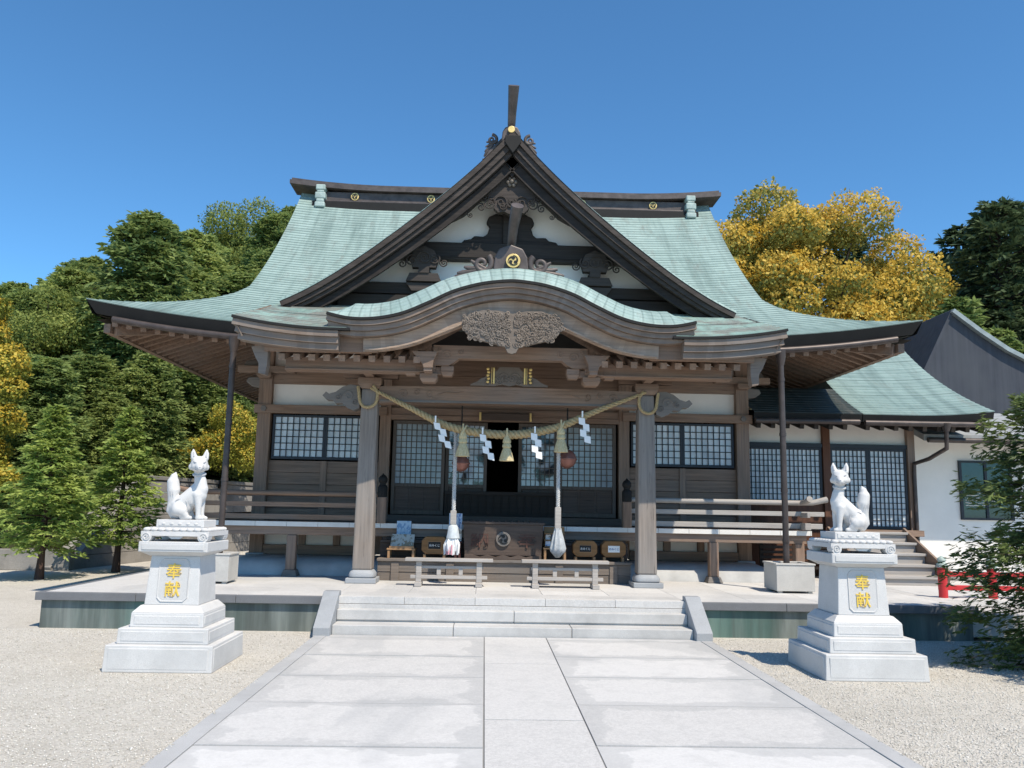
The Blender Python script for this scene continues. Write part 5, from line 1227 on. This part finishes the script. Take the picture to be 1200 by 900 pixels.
for x in (w0, (w0 + w1) / 2 - .025, w1 - .05): q.box(x, x + .05, 16.152, 16.198, v0 + .04, v1 - .04)
wf = q.build('window', M['frame'], wh); MB().box(w0 + .05, w1 - .05, 16.175, 16.185, v0 + .04, v1 - .04).build('pane', M['glass_dark'], wf)
q = MB()
for k in range(6): q.tube([(w0 + .1 + .05 * j, 16.17, v0 + .28 + .05 * k + .007 * math.sin(j * 1.9 + k)) for j in range(14)], .007, 4)
q.build('wave_stickers', M['white_paint'], wf)
M['grey_metal'] = m_plain('pale grey flashing', (.27, .31, .31), .5, .2, var=.15)
dh = empty('dark_roofed_hall', (15, 22, 0), 'tall dark slate grey metal clad hall with a swept roof edge behind the white house', 'hall')
edge = [(12.20, 6.95), (12.9, 6.42), (13.6, 5.95), (14.3, 5.6), (15.2, 5.28), (16.5, 5.0), (18, 4.85)]
q = MB(); q.prism([(11.05, 4.6), (10.9, 0), (18, 0)] + [(x, z - .1) for x, z in edge[::-1]], 21.0, 27); q.build('cladding', M['slate'], dh, recalc=True)
q = MB(); band(q, edge, -.04, .07, 20.85, 27.1); q.build('roof_edge', M['grey_metal'], dh, recalc=True)
q = MB(); band(q, [(11.0, 4.6), (12.20, 6.95)], -.02, .06, 20.95, 27.1); q.build('roof_slope', M['slate'], dh, recalc=True)

# ------------------------------------------------------------------ vermilion fence
vf = empty('red_fence', (6.5, 11.85, TZ), 'vermilion wooden fence with dark green caps on the platform edge at right', 'fence')
for k in range(3):
    x = 6.56 + .72 * k; q = MB(); q.tube([(x, 11.9, TZ), (x, 11.9, TZ + .42)], .062, 14); po = q.build('fence_post', M['red'], vf, smooth=50)
    q = MB(); q.lathe((x, 11.9, TZ + .42), [(.07, 0), (.072, .05), (.05, .07), (.045, .085), (.06, .10), (.055, .13), (.02, .155), (.003, .165)], 14); q.build('post_cap', M['green_metal'], po, smooth=50)
for z, w in ((TZ + .33, .055), (TZ + .14, .055)):
    MB().bar((6.5, 11.9, z), (8.2, 11.9, z), w, w + .015).build('fence_rail', M['red'], vf, bevel=.006)

# ------------------------------------------------------------------ walls at the left
rw_ = empty('retaining_wall', (-8.6, 22, 0), 'tall sloping concrete block retaining wall below the wooded hillside at left', 'wall')
def wl(y): return -9.4 + .173 * (min(y, 32) - 19.3)            # foot of the wall, running back beside the hall
q = MB(); nC = 7
for k in range(nC):
    z0, z1 = 2.14 * k / nC, 2.14 * (k + 1) / nC - .012; ya, yb = 19.3 + 3.3 * z0 / 2.14, 19.3 + 3.3 * z1 / 2.14
    y = ya + (.45 if k % 2 else .9); prev = (ya, yb)
    while prev[0] < 31.5:
        nx_ = (y, y); a, b = prev; g_ = .006
        q.add([(wl(a + g_) - .28 * z0 / 2.14, a + g_, z0), (wl(nx_[0] - g_) - .28 * z0 / 2.14, nx_[0] - g_, z0), (wl(nx_[0] - g_) - .8, nx_[0] - g_, z0), (wl(a + g_) - .8, a + g_, z0),
               (wl(b + g_) - .28 * z1 / 2.14, b + g_, z1), (wl(nx_[1] - g_) - .28 * z1 / 2.14, nx_[1] - g_, z1), (wl(nx_[1] - g_) - .8, nx_[1] - g_, z1), (wl(b + g_) - .8, b + g_, z1)],
              [(3, 2, 1, 0), (4, 5, 6, 7), (0, 1, 5, 4), (1, 2, 6, 5), (2, 3, 7, 6), (3, 0, 4, 7)]); prev = nx_; y += .9
q.build('wall_blocks', M['concrete'], rw_, recalc=True)
q = MB(); q.bar((wl(22.6) - .5, 22.6, 2.20), (wl(31.5) - .5, 31.5, 2.20), .5, .11); q.bar((wl(19.3) - .5, 19.25, .03), (wl(22.6) - .5, 22.6, 2.18), .5, .10); q.build('wall_cap', M['concrete'], rw_, bevel=.015)
q = MB(); q.add([(x, y + dy, z) for dy in (0, .22) for x, y, z in ((-28, 16.9, 0), (-9.3, 19.3, 0), (-9.3, 19.3, .46), (-28, 16.9, .46))], [(0, 1, 2, 3), (7, 6, 5, 4), (3, 2, 6, 7), (1, 5, 6, 2), (0, 3, 7, 4), (0, 4, 5, 1)])
tag(q.build('low_wall', M['concrete'], bevel=.015), 'low grey concrete wall along the back of the gravel yard at far left', 'wall')

# ------------------------------------------------------------------ wooded hill
def hz(x, y):
    n_ = .35 * math.sin(x * .5 + y * .3)
    if x < wl(y) and not (y > 33 and x > -7.6):
        d_ = max(0, wl(y) - x - .9); r_ = .06 * d_ * float(np.interp(y, [19.5, 26], [.15, 1])) + .30 * max(0, y - 24) * float(np.interp(x, [-32, -25, -18, -12, -8], [.22, .62, .92, 1.30, 1.25])) * min(1, d_ / 2 + max(0, (y - 31) / 6))
        return float(np.interp(y, [19.5, 22.7], [.35, 2.1])) + min(r_, 10 + .1 * r_) + n_ * min(1, r_ / 4)
    r_ = max(0, y - 24 - 6 * (x < 6)); return min(.30 * r_, 7.6 + .04 * r_) * float(np.interp(x, [-7.5, 8, 30], [2.2, 1.1, .9])) + n_ * min(1, r_ / 6) - .02
q = MB(); ys = [19.5, 20.3, 21.2, 22.0, 22.7] + list(np.linspace(23.7, 110, 56))
q.grid([[(x, y, hz(x, y)) for x in [wl(y) - .45 - t for t in list(np.linspace(0, 40, 40)) + [50, 65, 85]]] for y in ys])
q.grid([[(x, y, hz(x, y)) for x in np.linspace(-7.55, 90, 60)] for y in [23.5] + list(np.linspace(24.5, 110, 50))])
def m_hill():
    t = NT('shaded woodland floor'); n = t.noise(.8, 5, .65); t.bump(n, .6, .2); return t.out(t.ramp(n, [(.3, (.022, .024, .012)), (.7, (.055, .06, .028))]), .95, .1)
tag(q.build('hill', m_hill(), smooth=80), 'wooded hillside rising behind the shrine', None, kind='structure')

# ------------------------------------------------------------------ foliage
def leaf_mesh(C_, A, Bv, L, W):
    """rhombic leaves: centre, long axis, cross axis, length, width -> verts, faces"""
    A = A / np.linalg.norm(A, axis=1, keepdims=True); Bv = Bv - A * (A * Bv).sum(1, keepdims=True); Bv /= np.maximum(1e-6, np.linalg.norm(Bv, axis=1, keepdims=True))
    L = L[:, None] / 2; W = W[:, None] / 2
    V = np.stack([C_ - A * L, C_ + Bv * W + A * L * .1, C_ + A * L, C_ - Bv * W + A * L * .1], 1).reshape(-1, 3)
    return V, np.arange(len(V)).reshape(-1, 4)
def mesh_obj(name, V, F, mat, parent):
    me = bpy.data.meshes.new(name); me.vertices.add(len(V)); me.vertices.foreach_set('co', np.asarray(V, np.float32).ravel())
    me.loops.add(F.size); me.loops.foreach_set('vertex_index', F.ravel().astype(np.int32)); me.polygons.add(len(F)); me.polygons.foreach_set('loop_start', np.arange(0, F.size, 4, dtype=np.int32))
    me.materials.append(mat); me.update(calc_edges=True); me.validate()
    o = bpy.data.objects.new(name, me); col.objects.link(o); o.parent = parent; return o
def conifer(name, seed, h, r, nb, nfr, ll, lw, m_leaf_, m_bark, label, base=.12, droop=.25, shape=.8, group=None, cat='tree', top_round=0.0, spread=.22):
    """tapered trunk with limbs; every limb carries flat drooping sprays of small leaves"""
    rg = np.random.default_rng(seed); root = empty(name, (0, 0, 0), label, cat, group)
    tb = MB(); zz = np.linspace(0, h * .97, 9); bend = [(rg.normal(0, .02 * h) * (z / h) * .4, rg.normal(0, .02 * h) * (z / h) * .4) for z in zz]
    r0 = .022 * h + .03 if h > 5 else .012 * h + .022
    tb.tube([(b[0], b[1], z) for b, z in zip(bend, zz)], [r0 * (1.35 if k == 0 else 1) * (1 - .9 * z / h) + .008 for k, z in enumerate(zz)], 9)
    Cs, As, Bs, Ls, Ws = [], [], [], [], []
    for k in range(nb):
        t = base + (1 - base) * ((k + rg.random()) / nb) ** .92; a = k * 2.39996 + rg.normal(0, .25); rel = (t - base) / (1 - base)
        prof_ = (1 - rel) ** shape * (1 - top_round) + top_round * math.sqrt(max(0, 1 - rel ** 2.2)); prof_ *= min(1, .55 + rel * 3.5)
        ln = r * prof_ * rg.uniform(.62, 1.12) + .10; z0 = t * h * .97; d = np.array([math.cos(a), math.sin(a), 0]); up = .55 * rel - .05 + rg.normal(0, .08)
        px = np.interp(z0, zz, [b[0] for b in bend]); py = np.interp(z0, zz, [b[1] for b in bend])
        P = lambda s_: np.array([px, py, z0]) + d * ln * s_ + np.array([0, 0, ln * (up * s_ - droop * s_ * s_ + .12 * s_ ** 4)])
        if k % 2 == 0 or nb < 140: tb.tube([P(s_) for s_ in (0, .35, .7, .95)], [r0 * .22 * (1 - rel * .6) + .004, r0 * .15, r0 * .08, .003], 4, caps=False)
        n = max(4, int(nfr * (.35 + .65 * ln / r))); S = np.sqrt(rg.uniform(.04, 1, n)); side = np.array([-d[1], d[0], 0])
        for s_ in S:
            p_ = P(s_); sp = side * rg.normal(0, spread * ln * (.45 + .6 * (1 - abs(s_ - .6)))); p_ = p_ + sp + np.array([0, 0, rg.normal(0, .05 * ln) - .18 * np.linalg.norm(sp)])
            out = d * 1.0 + sp / max(.05, ln) * 2.0 + rg.normal(0, .30, 3) + np.array([0, 0, -.25 + .2 * rel])
            Cs.append(p_); As.append(out); Bs.append(np.cross(out, [0, 0, 1]) + rg.normal(0, .75, 3)); q_ = rg.uniform(.6, 1.25); Ls.append(ll * q_); Ws.append(lw * q_ * rg.uniform(.7, 1.3))
            for e in (-1, 1):                                    # side sprays
                o2 = out * .7 + side * e * .8 + rg.normal(0, .2, 3); Cs.append(p_ + o2 / np.linalg.norm(o2) * ll * .4 - out / np.linalg.norm(out) * ll * .12); As.append(o2); Bs.append(np.cross(o2, [0, 0, 1]) + rg.normal(0, .7, 3)); Ls.append(ll * .75 * q_); Ws.append(lw * .8 * q_)
    tb.build('trunk', m_bark, root, smooth=70)
    V, F = leaf_mesh(np.array(Cs), np.array(As), np.array(Bs), np.array(Ls), np.array(Ws)); mesh_obj('crown', V, F, m_leaf_, root); return root
def billow(name, seed, blobs, n_per, ll, m_leaf_, m_bark, label, trunk, group=None, cat='tree', flower=None, m_flower=None, lw=.55):
    """broadleaf: trunk and limbs, crown of leaf clumps; 'flower' share of the upper outer leaves is blossom"""
    rg = np.random.default_rng(seed); root = empty(name, (0, 0, 0), label, cat, group); tb = MB(); tx, ty, th, tr = trunk
    tb.tube([(tx, ty, 0), (tx + .05, ty, th * .5), (tx, ty + .05, th)], [tr * 1.4, tr, tr * .75], 10)
    for (x, y, z, r_) in blobs[::2]:
        m_ = np.array([tx + (x - tx) * .45, ty + (y - ty) * .4, th + (z - th) * .35]); tb.tube([(tx, ty, th * .9), tuple(m_), (x, y, z)], [tr * .5, tr * .3, .02], 5, caps=False)
    tb.build('trunk', m_bark, root, smooth=70); out = {0: [], 1: []}
    for (x, y, z, r_) in blobs:
        n = int(n_per * (r_ / blobs[0][3]) ** 2); D = rg.normal(0, 1, (n, 3)); D /= np.linalg.norm(D, axis=1, keepdims=True); rad = r_ * (rg.uniform(.45, 1.08, n) ** .5) * (1 + .16 * np.sin(D[:, 0] * 7 + x) * np.cos(D[:, 2] * 6 + z))
        P_ = np.array([x, y, z]) + D * rad[:, None] * np.array([1, 1, .82]); keep = D[:, 2] > -.75; P_, D, rad = P_[keep], D[keep], rad[keep]; n = len(P_)
        A = D * .5 + rg.normal(0, .75, (n, 3)); B_ = np.cross(A, D) + rg.normal(0, .4, (n, 3)); L = ll * rg.uniform(.6, 1.3, n); isf = (rg.random(n) < (flower or 0) * (1 if .5 + .5 * math.sin(x * 1.3 + z * 1.7 + 1) > .09 else .4)) & (D[:, 2] > -.15 + .2 * rg.normal(0, 1, n)) & (rad > r_ * .72)
        for f_ in (0, 1):
            m_ = isf == bool(f_)
            if m_.any(): out[f_].append((P_[m_], A[m_], B_[m_], L[m_] * (.9 if f_ else 1), L[m_] * lw))
    for f_, nm, mt in ((0, 'crown', m_leaf_), (1, 'blossom', m_flower)):
        if out[f_]:
            V, F = leaf_mesh(*[np.concatenate([o[k] for o in out[f_]]) for k in range(5)]); mesh_obj(nm, V, F, mt, root)
    return root
BARK = m_wood('brown bark', (.085, .05, .038), 'z', .4, .9); BARKD = m_wood('dark bark', (.05, .04, .03), 'z', .4, .9)
LF = dict(yew=m_leaf('deep conifer green', (.055, .095, .035), (.20, .25, .075), .3, .0, 2.0), near=m_leaf('fresh conifer green', (.15, .25, .06), (.47, .55, .15), .42, .0, 1.3), wood=m_leaf('cypress green', (.11, .18, .06), (.37, .45, .14), .42, .3, .55), wood2=m_leaf('light cypress green', (.15, .22, .065), (.42, .48, .15), .42, .25, .5),
          dark=m_leaf('dark fir green', (.05, .085, .045), (.12, .165, .07), .25, .3, .6), broad=m_leaf('bright broadleaf green', (.14, .195, .05), (.33, .37, .09), .4, .2, .8), gold=m_leaf('golden blossom', (.60, .40, .05), (.80, .58, .13), .42, .1, 1.1), goldleaf=m_leaf('olive leaf under blossom', (.17, .19, .045), (.36, .33, .08), .35, .1, .7),
          yellow=m_leaf('yellow spring leaf', (.45, .31, .03), (.62, .48, .08), .3, .0, 1.2), lime=m_leaf('lime leaf', (.16, .19, .03), (.40, .38, .06), .3, .0, 1.2))
# near conifers
for (x, y, h, r_, seed, lab) in ((-8.80, 17.1, 3.55, 1.05, 11, 'young bright green conifer with a bare trunk, standing on gravel at far left'), (-8.15, 19.05, 3.75, 1.12, 12, 'young bright green conifer in front of the sloping retaining wall')):
    t = conifer('young_conifer', seed, h, r_, 150, 32, .20, .055, LF['near'], BARK, lab, .19, .20, .95, 'young conifers at the left of the yard', 'conifer'); t.location = (x, y, 0)
t = conifer('yard_conifer', 21, 3.25, 1.80, 200, 165, .12, .026, LF['yew'], BARK, 'spreading green conifer with drooping feathery branches at the right edge', .04, .30, .62, None, 'conifer', .55, .075); t.location = (6.74, 8.75, 0); t.rotation_euler.z = 2.4
# yellow trees and bush
t = billow('yellow_tree', 31, [(0, 0, 2.6, .75), (.45, 0, 3.3, .6), (-.4, .2, 3.9, .7), (.3, .1, 4.6, .65), (-.1, 0, 5.3, .6), (.55, .1, 2.0, .5), (-.6, 0, 2.4, .7), (.1, 0, 5.9, .4), (-.7, 0, 4.9, .6), (.62, 0, 4.0, .42)], 4000, .095, LF['lime'], BARKD, 'narrow bright yellow blossoming tree at the left edge of the yard', (0, 0, 1.8, .1), None, 'tree', .75, LF['yellow']); t.location = (-11.55, 19.0, 0)
t = billow('yellow_bush', 32, [(0, 0, .9, .7), (.5, .1, 1.3, .55), (-.5, 0, .8, .55), (.1, .1, 1.7, .5), (.75, 0, .7, .5)], 4200, .075, LF['lime'], BARKD, 'yellow and green bush on top of the retaining wall beside the hall', (0, 0, .5, .05), None, 'bush', .5, LF['yellow']); t.location = (-8.35, 26.6, hz(-8.6, 26.6) - .1); t.scale = (1.3, 1.3, 1.3)
# golden blossoming tree behind the hall at right
rb_ = random.Random(9); bl = [(0, 0, 8.2, 1.9)]
for k in range(66):
    a = rb_.uniform(0, 6.28); e = rb_.uniform(-.3, 1); rr = rb_.uniform(.72, 1.0); x = 6.0 * rr * math.cos(a) * math.sqrt(max(.05, 1 - max(0, e) ** 2.4)); y = 3.4 * rr * math.sin(a) * math.sqrt(max(.05, 1 - max(0, e) ** 2)); z = 6.5 + 4.6 * e * rr
    bl.append((x, y, z, rb_.uniform(.75, 1.5)))
t = billow('golden_tree', 33, bl, 5200, .16, LF['goldleaf'], BARKD, 'large round golden blossoming tree behind the right side of the hall roof', (0, 0, 4.2, .35), None, 'tree', .92, LF['gold'], .6); t.location = (12.2, 31.5, 2.35)
# wood on the hillside: prototypes, then copies
def grow(protos, spots, labs, group):
    first = set()
    for k, (x, y, s_, pi) in enumerate(spots):
        p_ = protos[pi]; o = p_ if pi not in first else copy_tree(p_); first.add(pi)
        o.location = (x, y, hz(x, y) - .25); o.scale = (s_, s_, s_ * rt2.uniform(.9, 1.12)); o.rotation_euler.z = rt2.uniform(0, 6.28); o['label'] = labs[pi]; o['group'] = group
rt2 = random.Random(17)
labs = ['mid green cypress with drooping sprays, one of the wood on the hillside behind the hall', 'light green cypress with loose sprays, one of the wood on the hillside behind the hall', 'bright green round crowned tree among the cypresses on the left hillside']
pr = [conifer('cypress_tree', 41, 6.7, 2.1, 290, 46, .31, .105, LF['wood'], BARKD, labs[0], .06, .20, .62, top_round=.6), conifer('cypress_tree', 42, 6.3, 2.2, 290, 46, .31, .105, LF['wood2'], BARKD, labs[1], .06, .18, .65, top_round=.55),
      billow('broadleaf_tree', 43, [(0, 0, 4.6, 1.6)] + [(1.7 * math.cos(k * 1.1), 1.7 * math.sin(k * 1.1), 3.0 + .55 * (k % 5) + .4, 1.1) for k in range(11)] + [(0, 0, 6.2, 1.1)], 3200, .14, LF['broad'], BARKD, labs[2], (0, 0, 2.5, .2))]
sp = []
y = 21.6
while y < 56:
    x = -.66 * y - 1
    while x < -.205 * y:
        xx, yy2 = x + rt2.uniform(-1, 1), y + rt2.uniform(-1.2, 1.2)
        if xx < wl(yy2) - 1.0 - (1.4 if 25 < yy2 < 29 else 0): sp.append((xx, yy2, rt2.uniform(.85, 1.12) * (.72 if yy2 < 25 else 1) * float(np.interp(xx / yy2, [-.62, -.48, -.40], [.74, .92, 1])), rt2.choices([0, 1, 2], [5, 4.5, .5])[0]))
        x += 2.45
    y += 2.7
for y in np.arange(23.0, 33, 1.25):
    if not 25.4 < y < 27.9: sp.append((wl(y) - 1.25 - .4 * rt2.random(), y, rt2.uniform(.42, .6), 0 if rt2.random() < .6 else 1))
for y in (27.9, 29.1): sp.append((wl(y) - 2.3, y, .75, 1))
for k in range(9): sp.append((-7.0 + 1.5 * k + rt2.uniform(-.4, .4), 35.5 + 4.5 * (k % 3), rt2.uniform(.8, 1), k % 2))
grow(pr, sp, labs, 'trees of the wood on the left hillside')
labs = ['tall dark fir rising behind the dark roofed hall at right', 'mid green conifer standing behind the golden tree at right', 'yellow green round tree beside the dark firs at right']
pr = [conifer('fir_tree', 51, 10.2, 2.9, 210, 24, .45, .15, LF['dark'], BARKD, labs[0], .06, .25, .55, top_round=.4), conifer('cypress_tree', 52, 8.6, 2.4, 180, 24, .42, .15, LF['wood'], BARKD, labs[1], .06, .22, .6, top_round=.3),
      billow('broadleaf_tree', 53, [(0, 0, 4.2, 1.5)] + [(1.6 * math.cos(k * 1.1), 1.6 * math.sin(k * 1.1), 2.6 + .5 * (k % 5) + .4, 1.1) for k in range(10)] + [(0, 0, 5.6, 1.0)], 3200, .14, LF['broad'], BARKD, labs[2], (0, 0, 2.3, .2))]
sp = [(20.4, 31.5, 1.10, 0), (22.0, 33.5, 1.10, 0), (19.0, 42, 1.1, 0), (23.6, 39, 1.2, 0), (27.5, 38, 1.2, 0), (19.3, 30.0, .85, 0), (24.2, 35, 1.12, 0), (16.2, 27.5, .95, 1), (18.2, 28.5, .8, 1), (14.2, 27.0, .8, 1), (16.8, 33, 1.12, 1), (20.6, 27.3, .88, 2), (22.8, 28.5, .9, 2), (10, 27, .7, 1), (12, 26.5, .72, 1), (8.2, 38, 1.0, 1), (5.5, 36, .9, 1), (27, 30, .9, 0), (29, 34, 1, 0)]
grow(pr, sp, labs, 'trees behind the buildings at right')

# ------------------------------------------------------------------ loose stones lying on the gravel
rg = np.random.default_rng(77); N = 70000
X_ = np.where(rg.random(N) < .52, rg.uniform(-7.5, -1.97, N), rg.uniform(2.76, 7.2, N)); Y_ = 4.4 + 6.3 * rg.random(N) ** 1.25
ok = ~((np.abs(X_ + 3.035) < .53) & (np.abs(Y_ - 8.67) < .53)) & ~((np.abs(X_ - 3.83) < .53) & (np.abs(Y_ - 8.70) < .53)) & (((X_ < -2.02) | (X_ > 2.80)) | (rg.random(N) < .5))
X_, Y_ = X_[ok], Y_[ok]; N = len(X_); sz = rg.uniform(.0035, .0078, N) * (1 + .4 * (rg.random(N) < .05))
D = np.array([(1, 0, 0), (0, 1, 0), (-1, 0, 0), (0, -1, 0), (0, 0, .75), (0, 0, -.75)], float)
an = rg.uniform(0, 6.28, N); ca, sa = np.cos(an), np.sin(an); st = rg.uniform(.75, 1.5, N)
V = np.zeros((N, 6, 3)); loc = D[None] * sz[:, None, None] * rg.uniform(.8, 1.2, (N, 6, 1)); loc[:, :, 0] *= st[:, None]
V[:, :, 0] = X_[:, None] + loc[:, :, 0] * ca[:, None] - loc[:, :, 1] * sa[:, None]; V[:, :, 1] = Y_[:, None] + loc[:, :, 0] * sa[:, None] + loc[:, :, 1] * ca[:, None]
zb = np.where((X_ > -2.0) & (X_ < 2.79), Z + .004, 0.0); V[:, :, 2] = loc[:, :, 2] + zb[:, None] + sz[:, None] * .45
T = np.array([(0, 1, 4), (1, 2, 4), (2, 3, 4), (3, 0, 4), (1, 0, 5), (2, 1, 5), (3, 2, 5), (0, 3, 5)]); F = (T[None] + (np.arange(N) * 6)[:, None, None]).reshape(-1, 3)
def m_pebble():
    t = NT('loose pale stones'); geo = t.n.new('ShaderNodeNewGeometry'); return t.out(t.ramp(geo.outputs['Random Per Island'], [(0, (.42, .385, .33)), (.4, (.57, .54, .48)), (.8, (.68, .65, .585)), (1, (.74, .71, .66))]), .85, .2)
me = bpy.data.meshes.new('loose_gravel'); me.vertices.add(N * 6); me.vertices.foreach_set('co', V.astype(np.float32).ravel()); me.loops.add(F.size); me.loops.foreach_set('vertex_index', F.astype(np.int32).ravel())
me.polygons.add(len(F)); me.polygons.foreach_set('loop_start', np.arange(0, F.size, 3, dtype=np.int32)); me.materials.append(m_pebble()); me.update(calc_edges=True)
o = bpy.data.objects.new('loose_gravel', me); col.objects.link(o); tag(o, 'loose pale stones scattered over the gravel yard beside the path', 'gravel', kind='stuff')
